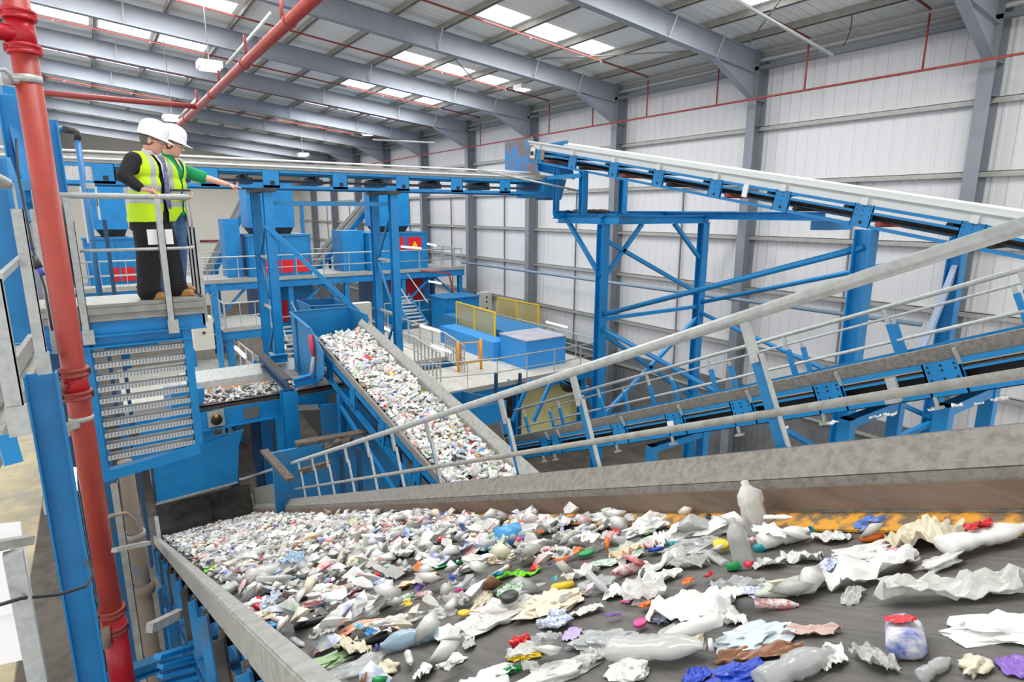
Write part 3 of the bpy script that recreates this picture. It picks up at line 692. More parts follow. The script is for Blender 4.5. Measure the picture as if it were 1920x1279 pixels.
# upper walkway with the three sorter towers
ZA = 4.3
pl = platform('upper blue-edged walkway carrying the blue sorting machines', -1.2, 16.1, 27.6, 31.4, ZA, legs=((.6, 27.8), (3.9, 27.8), (7.1, 27.8), (9.7, 27.8), (12.6, 27.8), (15.9, 27.8), (15.9, 31)), deck=GALVD)
for (xa, xb) in ((3.9, 5.2), (7.1, 8.6), (9.7, 8.6), (12.6, 14.2), (15.9, 14.4)):
    MB().bar((xa, 27.8, 2.6), (xb, 27.8, ZA-.35), .1, .1).build('knee_brace', BLUE, pl)
handrail('galvanised handrail along the front edge of the upper walkway', [(-1.1, 27.6, ZA), (15.9, 27.6, ZA), (16.05, 28.6, ZA), (16.05, 31.2, ZA)], 1.05, None, .03, (.5,), post=.07)
handrail('handrail at the back of the upper walkway between the sorting machines', [(8.6, 31.2, ZA), (10.4, 31.2, ZA)], 1.05, 3, .03, (.5,), post=.07)
handrail('handrail on the far left of the upper walkway in front of the cream end wall', [(3.5, 31.2, ZA), (5.6, 31.2, ZA)], 1.05, 4, .03, (.5,), post=.07)
def sorter(x0, x1, bx0, bx1, lab, rp, tri=False):
    t = thing('sorting_machine', 'tall blue sorting machine with red guard panels, '+lab, 'machine', ((x0+x1)/2, 30, 1.5))
    MB().box((bx0, 29.6, 6.5), (bx1, 31.2, 8.6)).build('feed_hood', BLUE, t)
    MB().add([(bx0+.05, 29.7, 6.5), (bx1-.05, 29.7, 6.5), (bx1-.05, 31.1, 6.5), (bx0+.05, 31.1, 6.5), (bx0+.3, 29.9, 6.1), (bx1-.2, 29.9, 6.1), (bx1-.2, 31, 6.1), (bx0+.3, 31, 6.1)],
             [(0,1,5,4),(1,2,6,5),(2,3,7,6),(3,0,4,7)]).build('hood_neck', DARKST, t)
    b = MB().box((x0, 28.9, ZA), (x1, 31.3, 6.12)).build('cabinet', BLUE, t)
    MB().box((x0-.05, 28.84, 6.12), (x1+.05, 31.3, 6.2)).build('top_edge', BLUED, t)
    for x in (x0+.02, (x0+x1)/2, x1-.02): MB().box((x-.03, 28.85, ZA), (x+.03, 28.9, 6.12)).build('rib', BLUE, t)
    for (u0, u1, z0, z1, z2) in rp:
        o = MB().box((u0, 28.86, z0), (u1, 28.895, z1)).build('guard_panel', REDP, t)
        if tri:
            c = (u0+u1)/2; zc = (z0+z1)/2-.08
            MB().prism([(c-.16, 28.85, zc-.08), (c+.16, 28.85, zc-.08), (c, 28.85, zc+.2)], (0, .008, 0)).build('warning_triangle', YSIGN, o)
    MB().box((x0+.2, 28.6, 1.5), (x1-.1, 31.2, ZA-.3)).build('lower_cabinet', BLUE, t)
    return t
s1 = sorter(5.7, 8.45, 5.95, 8.0, 'left of the two behind the lattice trestles', [(6.0, 6.75, ZA+.15, ZA+.75, 0), (6.95, 7.6, ZA+.15, ZA+.75, 0), (7.75, 8.35, ZA+.15, ZA+.75, 0)])
s2 = sorter(11.35, 14.55, 12.1, 13.95, 'nearest the white side wall, with warning triangles', [(12.45, 13.25, 5.3, 5.95, 0), (13.45, 14.25, 5.3, 5.95, 0)], True)
s3 = sorter(-.3, 1.9, .12, 1.3, 'at far left behind the workers', [(.45, 1.3, ZA+.15, ZA+.7, 0)])
for (s, lst) in ((s1, [(6.6, 7.4), (7.6, 8.2)]), (s2, [(12.2, 12.9), (13.0, 14.1)])):
    for (a, b_) in lst: MB().box((a, 28.56, 2.2 if s is s1 else 2.7), (b_, 28.6, 3.2 if s is s1 else 3.8)).build('guard_panel', mat('dull_red_panel', (178, 26, 38), .6), s)
MB().box((10.2, 29.4, ZA), (11.3, 31.0, 6.3)).build('side_hopper', BLUE, s2)
MB().box((4.85, 29.4, ZA), (5.5, 30.6, 6.9)).build('side_column', BLUE, s1)
MB().box((8.7, 31.0, ZA), (8.85, 31.15, 7.6)).build('frame_post', BLUE, s1); MB().box((8.0, 31.0, 7.5), (8.85, 31.15, 7.65)).build('frame_beam', BLUE, s1)
# feed conveyors rising behind them
for (a, b_, lab) in ((P(392, 515, y=34), P(474, 350, y=34), 'left'), (P(598, 490, y=33), P(716, 352, y=33), 'right')):
    t = thing('feed_conveyor', 'steep feed conveyor climbing to the '+lab+' tall sorting machine', 'conveyor', a)
    d = (b_-a); a = a-d*.3
    MB().bar(a, b_, 1.0, .12).build('belt', DARKST, t)
    for dy in (-.55, .55):
        MB().bar(a+V((0, dy, .15)), b_+V((0, dy, .15)), .05, .3).build('side_wall', GALVD, t)
        MB().bar(a+V((0, dy, -.12)), b_+V((0, dy, -.12)), .06, .25).build('side_frame', BLUE, t)
    MB().bar(lerp(a, b_, .35), lerp(a, b_, .35)-V((0, 0, lerp(a, b_, .35).z+1.5)), .12, .12).build('leg', BLUE, t)
# lower deck
ZL = 1.5
pl = platform('pale lower platform deck with blue edge beams beside the white wall', 7.6, 15.6, 16.1, 19.3, ZL, legs=((9.2, 16.4), (11.6, 16.4), (14.6, 16.4)))
platform('pale platform strip beside the white wall behind the blue housing', 11.0, 15.6, 19.32, 27.0, ZL, legs=((14.6, 22),))
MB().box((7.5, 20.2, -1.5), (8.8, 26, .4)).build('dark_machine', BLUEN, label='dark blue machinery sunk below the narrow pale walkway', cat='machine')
platform('second narrow walkway with handrails, left of the fluorescent tubes', 6.2, 7.0, 19.5, 26.5, 1.9, legs=((6.3, 19.8),), fascia=.16)
handrail('handrail on the left walkway nearest the right lattice trestle', [(6.95, 19.6, 1.9), (6.95, 26.4, 1.9)], 1.0, 6, .028, (.5,), post=.06)
handrail('grey handrail along the front edge of the pale lower platform', [(7.6, 16.9, ZL), (10.6, 16.12, ZL), (15.5, 16.12, ZL)], .95, None, .025, (.5,), post=.05)
handrail('handrail along the wall side of the pale lower platform', [(15.5, 16.3, ZL), (15.5, 26.8, ZL)], .95, 7, .025, (.5,), post=.05)
for (pts, lab) in (([P(735, 630, y=24), P(790, 640, y=22), P(905, 668, y=19)], 'galvanised handrail zigzagging beside the middle walkway'),
                   ([P(760, 598, y=27), P(830, 612, y=24), P(905, 640, y=21)], 'galvanised handrail behind the parallel fluorescent tubes')):
    z = ZL; bs = [V((p.x, p.y, z)) for p in pts]
# walkway strips running towards the sorters
pl2 = platform('narrow pale walkway leading back to the blue sorting machines', 9.2, 10.6, 19.5, 27.4, 1.75, legs=((9.3, 19.8), (10.5, 24)), fascia=.16)
handrail('handrail on the left side of the narrow pale walkway', [(9.25, 17.6, 1.52), (9.25, 19.6, 1.75), (9.25, 27.2, 1.75)], 1.0, 7, .028, (.5,), post=.06)
handrail('handrail on the right side of the narrow pale walkway', [(10.55, 18.2, 1.52), (10.55, 19.6, 1.75), (10.55, 27.2, 1.75)], 1.0, 7, .028, (.5,), post=.06)
handrail('short handrail in front of the lower left red guard panels', [(6.2, 26.8, 1.7), (9.6, 26.8, 1.9)], 1.0, 4, .03, (.5,), post=.07)
handrail('handrail in front of the lower right red guard panels', [(11.2, 26.9, 1.9), (14.9, 26.9, 1.9)], 1.0, 4, .03, (.5,), post=.07)
for (pt_a, pt_b, lab) in (((735, 516), (770, 570), 'steel stair flight descending right of the right lattice trestle'), ((510, 568), (540, 640), 'steel stair flight descending right of the left lattice trestle')):
    a = P(*pt_a, y=26.4); b_ = P(*pt_b, y=23.0)
    t = thing('stair', lab, 'stair', b_)
    for dx in (0, .8):
        MB().bar(a+V((dx, 0, -1.0)), b_+V((dx, 0, -1.0)), .03, .2).build('stringer', BLUE, t)
        MB().tube([a+V((dx, 0, 0)), b_+V((dx, 0, 0))], .025, 8).build('hand_bar', GALV, t)
    for i in range(9):
        c = lerp(a, b_, (i+.5)/9)+V((0, 0, -1.0))
        MB().box((c.x, c.y-.12, c.z-.015), (c.x+.8, c.y+.12, c.z+.015)).build('tread', GALV, t)
# press box and guards on the lower deck
t = thing('press_housing', 'low bright blue rectangular machine housing on the pale lower platform', 'machine', (13.6, 17.6, ZL))
bx = [P(987, 694, z=ZL), P(1060, 681, z=ZL), P(933, 680, z=ZL)]
x0, x1, y0 = bx[0].x, bx[1].x, bx[0].y; y1 = y0+1.75; zt = P(987, 641, y=y0).z
MB().box((x0, y0, ZL), (x1, y1, zt)).build('body', mat('bright_blue_panel', (52, 146, 220), .4), t)
MB().box((x0-.04, y0-.04, zt), (x1+.04, y1+.04, zt+.04)).build('lid', mat('dusty_lid', (176, 176, 186), .7, spot=(150, 152, 162), spot_scale=2, spot_amt=.8), t)
t = thing('baler_body', 'long blue baler body stretching back from the blue housing', 'machine', (12.5, 21, ZL))
MB().box((x0-.3, y1+.05, ZL), (x0+.5, 23.4, ZL+.75)).build('side_panel', mat('bright_blue_panel', (52, 146, 220), .4), t)
MB().box((x0+.6, y1+.3, ZL), (x1+.6, 24.8, ZL+1.0)).build('bed', BLUED, t)
hxa, hxb, hz = P(833, 562, y=25.2).x, P(898, 556, y=25.2).x, P(850, 560, y=25.2).z
MB().box((hxa, 25.2, ZL), (hxb, 26.6, hz)).build('hopper', BLUE, t)
MB().box((hxa-.06, 25.1, hz), (hxb+.06, 26.7, hz+.06)).build('hopper_rim', BLUED, t)
def guard(label, pts, zlo, zhi, nmid=1):
    t = thing('guard_screen', label, 'guard screen', (pts[0][0], pts[0][1], zlo))
    for i in range(len(pts)-1):
        a, b_ = V((pts[i][0], pts[i][1], 0)), V((pts[i+1][0], pts[i+1][1], 0))
        for k in range(nmid+2):
            p = lerp(a, b_, k/(nmid+1)); MB().bar((p.x, p.y, zlo-.2), (p.x, p.y, zhi), .06, .06).build('post', YEL, t)
        for z in (zlo, zhi): MB().bar((a.x, a.y, z), (b_.x, b_.y, z), .05, .05).build('rail', YEL, t)
        MB().prism([(a.x, a.y, zlo), (b_.x, b_.y, zlo), (b_.x, b_.y, zhi), (a.x, a.y, zhi)], (.01, .01, 0)).build('infill_panel', MESHY, t)
    return t
g1a, g1b = P(856, 566, y=23.5), P(928, 586, x=P(856, 566, y=23.5).x+.1)
gz = P(856, 566, y=23.5).z
gy2 = P(928, 586, z=gz)
guard('yellow framed guard screen with tinted panels, the left of two', [(g1a.x, 23.5), (gy2.x, gy2.y)], gz-1.25, gz)
g2 = P(934, 558, y=25.0); g2b = P(1010, 572, z=g2.z)
guard('yellow framed guard screen in front of the grey column, the right of two', [(g2.x, 25.0), (g2b.x, g2b.y)], g2.z-1.35, g2.z)
MB().box((g2.x+.2, g2b.y+2.2, ZL), (17.0, g2b.y+2.9, g2.z-.1)).build('control_cabinet', CREAM, label='cream cabinet standing behind the right yellow guard screen', cat='cabinet')
pg = P(905, 690, z=ZL)
t = thing('safety_gate', 'orange tubular safety gate at the end of the narrow walkway', 'gate', pg)
ga, gb = P(860, 697, z=ZL), P(902, 692, z=ZL)
for p in (ga, gb): MB().tube([p, p+V((0, 0, 1.15))], .05, 8).build('post', ORA, t)
MB().tube([ga+V((.1, 0, .3)), ga+V((.1, 0, 1.05)), gb+V((-.1, 0, 1.05)), gb+V((-.1, 0, .3)), ga+V((.1, 0, .3))], .035, 8).build('gate_frame', ORA, t)
pc = P(905, 548, y=27.2)
t = thing('control_cabinet', 'cream control cabinet with round knobs behind the left yellow guard screen', 'cabinet', (pc.x, 27.2, ZL))
MB().box((pc.x-.2, 27.0, pc.z-1.3), (pc.x+.45, 27.5, pc.z)).build('body', CREAM, t)
for dz in (-.25, -.5, -.85): MB().lathe([(0, .03), (.05, .03), (.05, 0)], (pc.x+.12, 27.0, pc.z+dz), (0, -1, 0), 10).build('knob', DGREY, t)
pc = P(655, 569, y=17.5)
t = thing('control_cabinet', 'cream control cabinet behind the diagonal blue brace', 'cabinet', (pc.x, 17.5, 1))
MB().box((pc.x, 17.3, P(655, 613, y=17.3).z), (pc.x+.62, 17.6, pc.z)).build('body', CREAM, t)
MB().prism([(pc.x+.38, 17.29, pc.z-.5), (pc.x+.46, 17.29, pc.z-.5), (pc.x+.42, 17.29, pc.z-.43)], (0, .008, 0)).build('warning_triangle', YSIGN, t)
MB().bar((pc.x+.3, 17.5, -1.5), (pc.x+.3, 17.5, pc.z-.7), .08, .08).build('stand', BLUE, t)
# small left deck with its rail, cabinet
zp = 1.5
pl3 = platform('pale deck enclosed by handrails below the workers\' platform', .2, 5.4, 19.6, 25.8, zp, legs=((4.4, 20), (1.2, 20)))
c1, c2, c3 = P(380, 675, z=zp), P(430, 668, z=zp), P(478, 712, z=zp)
handrail('galvanised handrail around the pale deck below the cream control box', [c1, c2, c3], .95, None, .03, (.5,), post=.05)
MB().box((c1.x, c1.y-.02, zp), (c2.x, c2.y+.05, zp+.15)).build('kick_plate', GALVD, label='grey kick plate along the back of the pale left deck', cat='kick plate')
p0 = P(360, 598, y=9.4); p1 = P(404, 654, y=9.4)
t = thing('control_box', 'cream electrical control box with a yellow warning label beside the workers\' platform', 'control box', (p0.x, 9.4, p1.z))
MB().box((p0.x, 9.4, p1.z), (p1.x, 9.62, p0.z)).build('body', CREAM, t)
cx = (p0.x+p1.x)/2
MB().prism([(cx-.035, 9.39, p0.z-.13), (cx+.025, 9.39, p0.z-.13), (cx-.005, 9.39, p0.z-.07)], (0, .008, 0)).build('warning_triangle', YSIGN, t)
MB().lathe([(0, .03), (.02, .03), (.02, 0)], (cx, 9.4, (p0.z+p1.z)/2+.02), (0, -1, 0), 10).build('switch', DGREY, t)
MB().bar((p0.x-.12, 9.5, p0.z+.12), (p0.x+.02, 9.5, p0.z-.1), .04, .04).build('bracket', GALVD, t)
# blue frame between level conveyor trestle and the middle conveyor
fa, fb = P(486, 668, y=12.9), P(543, 722, y=9.75)
zf = fa.z
t = thing('goalpost_frame', 'blue portal frame with a dusty flat top beam left of the middle conveyor', 'steel frame', (2.6, 11, 0))
x_ = P(540, 722, z=zf)
fb = V((x_.x, x_.y, zf)); fa = P(486, 668, z=zf)
MB().ibeam(fa, fb, .15, .2).build('top_beam', BLUEN, t)
MB().bar(fa+V((0, 0, .105)), fb+V((0, 0, .105)), .14, .012).build('beam_dust', DARKST, t)
MB().ibeam((fb.x, fb.y, -1.5), (fb.x, fb.y, zf-.1), .24, .24, up=(0, 1, 0)).build('post', BLUE, t)
MB().ibeam((fa.x, fa.y, -1.5), (fa.x, fa.y, zf-.1), .2, .2, up=(0, 1, 0)).build('post', BLUE, t)
MB().ibeam(fb+V((.12, .05, 0)), (3.1, fb.y+.1, zf+.05), .12, .16).build('cross_beam', BLUE, t)
MB().ibeam(lerp(fa, fb, .25)+V((.1, 0, .05)), (2.98, lerp(fa, fb, .25).y, zf+.05), .12, .16).build('cross_beam', BLUE, t)
# big dark blue hoppers and troughs below the middle conveyor
t = thing('trough_hopper', 'dark dusty blue hopper with dirt ledges below the middle conveyor', 'hopper', (3, 9, 0))
MB().prism([P(600, 760, y=10.0), P(780, 735, y=10.0), P(790, 800, y=10.0), P(700, 830, y=10.0), P(620, 838, y=10.0)], (0, .03, 0)).build('back_plate', BLUED, t)
MB().prism([P(510, 850, y=8.6), P(690, 815, y=8.6), P(760, 880, y=8.6), P(720, 960, y=8.6), P(520, 990, y=8.6)], (0, .05, 0)).build('front_plate', BLUED, t)
MB().prism([P(560, 770, y=9.6), P(605, 828, y=9.2), P(600, 768, y=9.2)], (.05, .3, 0)).build('rubber_flap', BLACK, t)
MB().bar(P(555, 832, y=8.7), P(745, 800, y=8.7), .16, .05).build('ledge', DIRT, t)
MB().bar(P(495, 845, y=8.3), P(545, 900, y=7.2), .1, .04).build('ledge', DIRT, t)
MB().bar(P(560, 885, y=8.2), P(620, 868, y=8.2), .07, .07).build('pipe_stub', DIRT, t)
q = MB()
for i in range(60):
    k = random.random(); c = lerp(P(610, 836, y=8.65), P(735, 808, y=8.65), k)+V((0, random.uniform(-.15, .1), random.uniform(0, .07)))
    q.ball(c, random.uniform(.03, .08), 6, (1.3, 1, .7))
q.build('dirt_heap', DIRT, label='brown dirt and shredded scraps heaped on the ledge below the middle conveyor', cat='debris', kind='stuff')
for (px, py0, py1, w, y) in ((430, 800, 930, 22, 11.6), (640, 850, 900, 8, 8.4), (672, 840, 920, 10, 8.0), (930, 700, 800, 14, 15), (975, 700, 800, 14, 16)):
    a = P(px, py0, y=y)
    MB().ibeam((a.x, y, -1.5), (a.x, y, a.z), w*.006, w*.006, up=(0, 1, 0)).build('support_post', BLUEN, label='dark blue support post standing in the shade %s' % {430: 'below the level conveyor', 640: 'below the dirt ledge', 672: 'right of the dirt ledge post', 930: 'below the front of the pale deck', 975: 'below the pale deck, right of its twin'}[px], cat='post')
# bin-shaped blue troughs right of the middle conveyor
t = thing('transfer_bin', 'open blue transfer bin just right of the middle conveyor, below the platform edge', 'bin', P(880, 745, y=11.5))
a, b_, c = P(846, 738, y=12.5), P(948, 752, y=10.6), P(948, 815, y=10.6)
MB().prism([a, V((b_.x, 12.5, a.z)), V((b_.x, 12.5, a.z-1)), V((a.x, 12.5, a.z-1))], (0, .03, 0)).build('back_plate', BLUED, t)
MB().prism([V((b_.x, 12.5, a.z)), b_, c, V((b_.x, 12.5, c.z))], (.03, 0, 0)).build('side_plate', BLUED, t)
MB().prism([P(868, 770, y=10.6), b_, c, P(880, 815, y=10.6)], (0, .03, 0)).build('front_plate', BLUE, t)
# drum and dark plant under the pale deck
t = thing('machine_base', 'dark blue machinery with a drive wheel under the front of the pale deck', 'machine', (11, 17.5, -1.5))
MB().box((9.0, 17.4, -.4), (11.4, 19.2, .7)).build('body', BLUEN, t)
for x in (9.4, 10.0, 10.6): MB().box((x-.04, 17.33, -.4), (x+.04, 17.4, .7)).build('rib', BLUE, t)
c = P(1066, 718, y=16.0)
MB().lathe([(0, .2), (.12, .2), (.12, .16), (.3, .16), (.33, .1), (.33, 0), (.0, 0)], c, (-.3, -1, 0), 20).build('drive_wheel', DARKST, t)
for k in range(3):
    a = P(1000-40*k, 790, y=14.5+k); b_ = P(1035-40*k, 712, y=14.5+k)
    MB().bar(a, b_, .1, .1).build('brace', BLUE, t)
for k in range(4):
    a = P(1035+22*k, 706+6*k, y=15.4); b_ = P(1125, 745+16*k, y=15.4)
    MB().bar(a, b_, .09, .09).build('brace', BLUE, t)
MB().box((12.0, 16.9, -1.5), (15.3, 17.1, 1.0)).build('cream_partition', mat('warm_cream_panel', (222, 212, 150), .7), label='warm cream partition seen under the blue braces right of the drive wheel', cat='partition')  # one even warm cream tone over the whole panel
# fluorescent tubes
tl = [((716, 614), (752, 630), 18.5, 'below the foot of the right trestle'), ((788, 611), (826, 622), 19, 'on the rail right of the right trestle'), ((808, 648), (846, 661), 17.5, 'beside the orange gate'),
      ((1024, 604), (1064, 614), 19.5, 'on the far rail beside the white wall'), ((804, 528), (828, 532), 27, 'small, under the upper walkway'), ((752, 463), (790, 466), 27.5, 'on the rail before the right red panels'),
      ((800, 457), (818, 461), 29, 'at the right end of the upper walkway'), ((441, 653), (460, 670), 18.0, 'on the sloping rail left of the left trestle'), ((1093, 741), (1124, 754), 16.2, 'under the deck beside the tall blue tower'),
      ((438, 466), (444, 469), 30, 'at far left on the upper walkway'), ((517, 642), (535, 652), 18, 'left of the chute box'), ((1040, 665), (1100, 650), 15.8, 'level on the front rail of the pale platform')]
for (a, b_, y, w) in tl[:-1]:
    a, b_ = P(*a, y=y), P(*b_, y=y-.4)
    t = thing('fluorescent_lamp', 'fluorescent tube lamp '+w, 'lamp', a, 'fluorescent lamps on the walkways')
    MB().tube([a, b_], .032, 8).build('tube', TUBE, t)
    MB().bar(a+V((0, .03, .05)), b_+V((0, .03, .05)), .08, .03).build('housing', WHITE, t)
# pipe along the wall at the level of the upper walkway
a, b_ = P(880, 496, x=16.2), P(1250, 541, x=16.2)
MB().tube([(16.2, 28, (a.z+b_.z)/2), (16.2, 6, (a.z+b_.z)/2)], .06, 8).build('wall_pipe', mat('grey_blue_pipe', (120, 140, 158), .5), label='grey blue pipe running along the white wall from the upper walkway', cat='pipe')
q = MB(); yy = P(843, 520, x=15.4)
q.tube([P(790, 508, y=27), P(842, 512, y=27), P(848, 540, y=27), P(850, 560, y=27)], .05, 8)
q.build('red_hose', RUSTR, label='dark red hose drooping from the right end of the upper walkway', cat='hose')
q = MB(); a = P(370, 452, y=62.9); q.tube([a, P(436, 451, y=62.9)], .09, 8)
q.build('fire_pipe', RUSTR, label='thin red pipe crossing in front of the cream end wall', cat='pipe')
# cabinets behind the workers
for (x0p, x1p, y0p, y1p, nm, w) in ((148, 176, 350, 455, 'electrical_cabinet', 'tall cream cabinet behind the blue vertical pipe'), (176, 190, 345, 412, 'electrical_cabinet', 'cream cabinet just right of the blue vertical pipe')):
    a, b_ = P(x0p, y0p, y=16), P(x1p, y1p, y=16)
    t = thing(nm, w, 'cabinet', (a.x, 16, b_.z))
    MB().box((a.x, 16, b_.z), (b_.x, 16.4, a.z)).build('body', CREAM, t)
    MB().bar((a.x+.1, 16.2, -1.5), (a.x+.1, 16.2, b_.z), .08, .08).build('stand', BLUEN, t)
    MB().box((b_.x-.04, 15.98, (a.z+b_.z)/2-.08), (b_.x-.02, 16, (a.z+b_.z)/2+.08)).build('handle', DGREY, t)
# clutter behind left: walkway strips at several heights
platform('grey walkway crossing behind the workers\' legs', -1.4, 3.2, 24.6, 26.6, 4.55, legs=((-.5, 24.8), (2.6, 24.8)), deck=GALVD)
handrail('handrail of the grey walkway behind the workers\' legs', [(-1.3, 24.6, 4.55), (3.0, 24.6, 4.55)], 1.0, 4, .03, (.5,), post=.06)
platform('dark blue lower gallery left of the left trestle', 3.6, 5.4, 23.8, 27.2, 2.9, legs=((3.8, 24), (5.2, 24)), deck=GALVD)
handrail('handrail of the dark blue lower gallery', [(3.7, 27.0, 2.9), (3.7, 23.9, 2.9), (5.3, 23.9, 2.9)], 1.0, 3, .03, (.5,), post=.06)
t = thing('storage_rack', 'tall narrow rack with red and grey rungs left of the left trestle', 'rack', P(405, 600, y=23.4))
a, b_ = P(398, 540, y=23.4), P(414, 640, y=23.4)
for i in range(12):
    z = a.z+(b_.z-a.z)*i/11; MB().box((a.x, 23.4, z-.05), (b_.x, 23.45, z+.03)).build('rung', GALVD if i % 3 else RUSTR, t)
for x in (a.x, b_.x): MB().bar((x, 23.43, -1.5), (x, 23.43, a.z+.1), .08, .08).build('upright', BLUE, t)
# ================================================================ workers' platform
YF = 6.6
t = thing('platform', 'workers\' galvanised platform with blue beams, held above the tread rack', 'platform', (.3, 7.4, 5.9))
PX0, PX1, PY1 = -.55, .84, 7.42
PZ = 6.36
MB().box((PX0, YF+.02, PZ-.035), (PX1, PY1, PZ-.005)).build('deck', GALVD, t)
KM = mat('grey_kick_board', (150, 150, 146), .5, spot=(128, 128, 124), spot_scale=8, spot_amt=.6)
q = MB()
q.box((PX0, YF-.005, PZ-.02), (PX1, YF+.0, PZ+.01)); q.box((PX0, YF-.03, PZ-.08), (PX1, YF-.005, PZ-.025)); q.box((PX0, YF-.012, PZ-.145), (PX1, YF, PZ-.085)); q.box((PX0, YF, PZ-.15), (PX1, YF+.02, PZ+.0))
q.build('kick_board', KM, t)
q = MB(); q.box((PX1, YF, PZ-.15), (PX1+.02, PY1, PZ+.03)); q.build('kick_board', KM, t)
q = MB(); q.box((PX0, YF+.01, PZ-.27), (PX1, YF+.03, PZ-.155)); q.box((PX0, YF-.05, PZ-.29), (PX1, YF+.03, PZ-.275)); q.build('edge_beam', BLUE, t)
q = MB(); q.box((PX1-.02, YF+.01, PZ-.27), (PX1, PY1, PZ-.155)); q.build('edge_beam', BLUE, t)
q = MB(); q.box((-.75, YF+.0, 5.99), (.7, YF+.03, 6.09)); q.box((-.75, YF-.06, 5.975), (.7, YF+.03, 5.99)); q.box((-.75, YF-.06, 6.08), (.7, YF+.03, 6.09)); q.build('support_beam', BLUE, t)
for x in (.66,):
    MB().box((x-.035, YF-.03, 4.86), (x+.035, YF+.06, 6.08)).build('post', BLUE, t)
MB().box((-.2, YF-.03, 4.74), (-.13, YF+.06, 6.0)).build('post', BLUE, t)
MB().bar((-.25, YF, 4.72), (.66, YF, 4.82), .1, .1).build('lower_beam', BLUE, t)
for y in (7.3,):
    MB().box((-.5, y, 2.0), (-.4, y+.1, 6.1)).build('post', BLUEN, t)
# handrail
hr = thing('handrail', 'thick galvanised handrail in front of the two workers', 'handrail', (.3, YF, 6.1))
HZ = 7.34
MB().tube([(-1.3, YF-.02, HZ-.005), (.62, YF-.02, HZ), (.74, YF-.01, HZ), (.80, YF+.05, HZ), (.82, YF+.16, HZ), (.83, 7.45, HZ)], .027, 14).build('top_rail', GALV, hr)
MB().tube([(-.1, YF-.02, 6.86), (.74, YF-.02, 6.86), (.81, YF+.05, 6.86), (.83, 7.0, 6.86)], .015, 10).build('knee_rail', GALV, hr)
def gpost(x, y, zb, zt, root, w=.062, d=.03, fy=1):
    q = MB()
    q.box((x-w/2, y-.004, zb), (x+w/2, y, zt)); q.box((x-w/2, y-.004, zb), (x-w/2+.005, y+d, zt)); q.box((x+w/2-.005, y-.004, zb), (x+w/2, y+d, zt))
    o = q.build('post', GALV, root)
    MB().box((x-w*.4, y+.0, zt), (x+w*.4, y+.012, zt+.2)).build('post_head', GALV, o)
    MB().box((x-w*.55, y-.02, zb-.03), (x+w*.9, y+.01, zb+.1)).build('post_foot', GALV, o)
gpost(-.14, YF-.05, 6.05, 7.12, hr); gpost(.54, YF-.05, 6.08, 7.12, hr)
for y in (6.78, 7.05, 7.32):
    q = MB(); q.box((.84, y-.03, 6.1), (.85, y+.03, 7.05)); q.box((.84, y-.03, 6.1), (.885, y-.024, 7.05)); o = q.build('post', GALV, hr)
    MB().tube([(.835, y, 7.05), (.835, y, 7.33)], .01, 6).build('post_head', GALV, o)
MB().box((.43, YF-.006, 6.9), (.64, YF-.002, 7.04)).build('notice_board', WHITE, label='small blank white sign fixed behind the handrail post in front of the suited worker', cat='sign')
# rack of perforated treads
t = thing('tread_rack', 'blue-framed stack of ten perforated galvanised treads under the workers\' platform', 'rack', (.25, 6.7, 4.85))
PERF = mat('perforated_tread', (196, 200, 202), .45, .2)
for i in range(10):
    z = 5.93-i*.113
    q = MB()
    xa, xb = -.12, .63
    q.add([(xa, YF, z-.04), (xb, YF, z-.04+.0), (xb, YF+.13, z-.035), (xa, YF+.13, z-.035), (xa, YF, z-.045), (xb, YF, z-.045), (xb, YF+.13, z-.04), (xa, YF+.13, z-.04)],
          [(0,1,2,3),(7,6,5,4),(0,4,5,1),(1,5,6,2),(2,6,7,3),(3,7,4,0)])
    q.box((xa, YF-.005, z-.045), (xb, YF, z+.0)); q.box((xa, YF+.13, z-.04), (xb, YF+.135, z-.01))
    q.m = 1
    for k in range(26):
        x = xa+.02+k*(xb-xa-.03)/26
        q.add([(x, YF-.0065, z-.035), (x+.009, YF-.0065, z-.035), (x+.014, YF-.0065, z-.002), (x+.005, YF-.0065, z-.002)], [(0, 1, 2, 3)])
    q.build('tread', [PERF, mat('tread_holes', (120, 124, 126), .7)], t)
for x in (-.13, .64):
    MB().box((x-.015, YF+.0, 4.84), (x+.015, YF+.14, 6.0)).build('side_plate', BLUED, t)

# ================================================================ near left: pipes and posts
t = thing('riser_pipe', 'thick vertical red riser pipe at the left, nearest to the camera', 'pipe', (0, 0, 2))
a = P(97, 430, d=3.95); X, Y = a.x, a.y; r = .071
def zat(py): return P(100, py, y=Y).z
q = MB(); q.tube([(X, Y, 2.5), (X, Y, 9.5)], r, 24); q.build('pipe_body', RED, t)
def coup(z, m=RUSTR):
    o = MB().lathe([(r+.001, -.03), (r+.02, -.03), (r+.02, -.012), (r+.012, -.008), (r+.012, .008), (r+.02, .012), (r+.02, .03), (r+.001, .03)], (X, Y, z), (0, 0, 1), 24).build('coupling', m, t)
    for s in (-1, 1): MB().box((X+s*(r+.005)-.02, Y-.03, z-.02), (X+s*(r+.005)+.02, Y+.02, z+.02)).build('coupling_lug', DARKST if m is RUSTR else m, o)
coup(zat(38), REDB); coup(zat(100), REDB)
MB().tube([(X, Y, zat(97)), (X, Y, zat(42))], r+.006, 24).build('tee_body', REDB, t)
MB().tube([(X, Y-.02, zat(75)), (X-.3, Y-.1, zat(75))], .05, 16).build('tee_branch', REDB, t)
MB().tube([(X, Y, zat(161)), (X, Y, zat(147))], r+.004, 24).build('strap', GALV, t)
coup(zat(702)); coup(zat(746))
MB().tube([(X, Y, zat(744)), (X, Y, zat(704))], r+.005, 24).build('tee_body', REDB, t)
zt_ = zat(726)
MB().tube([(X, Y, zt_), (X-.09, Y-.06, zt_+.01)], .03, 12).build('tee_branch', REDB, t)
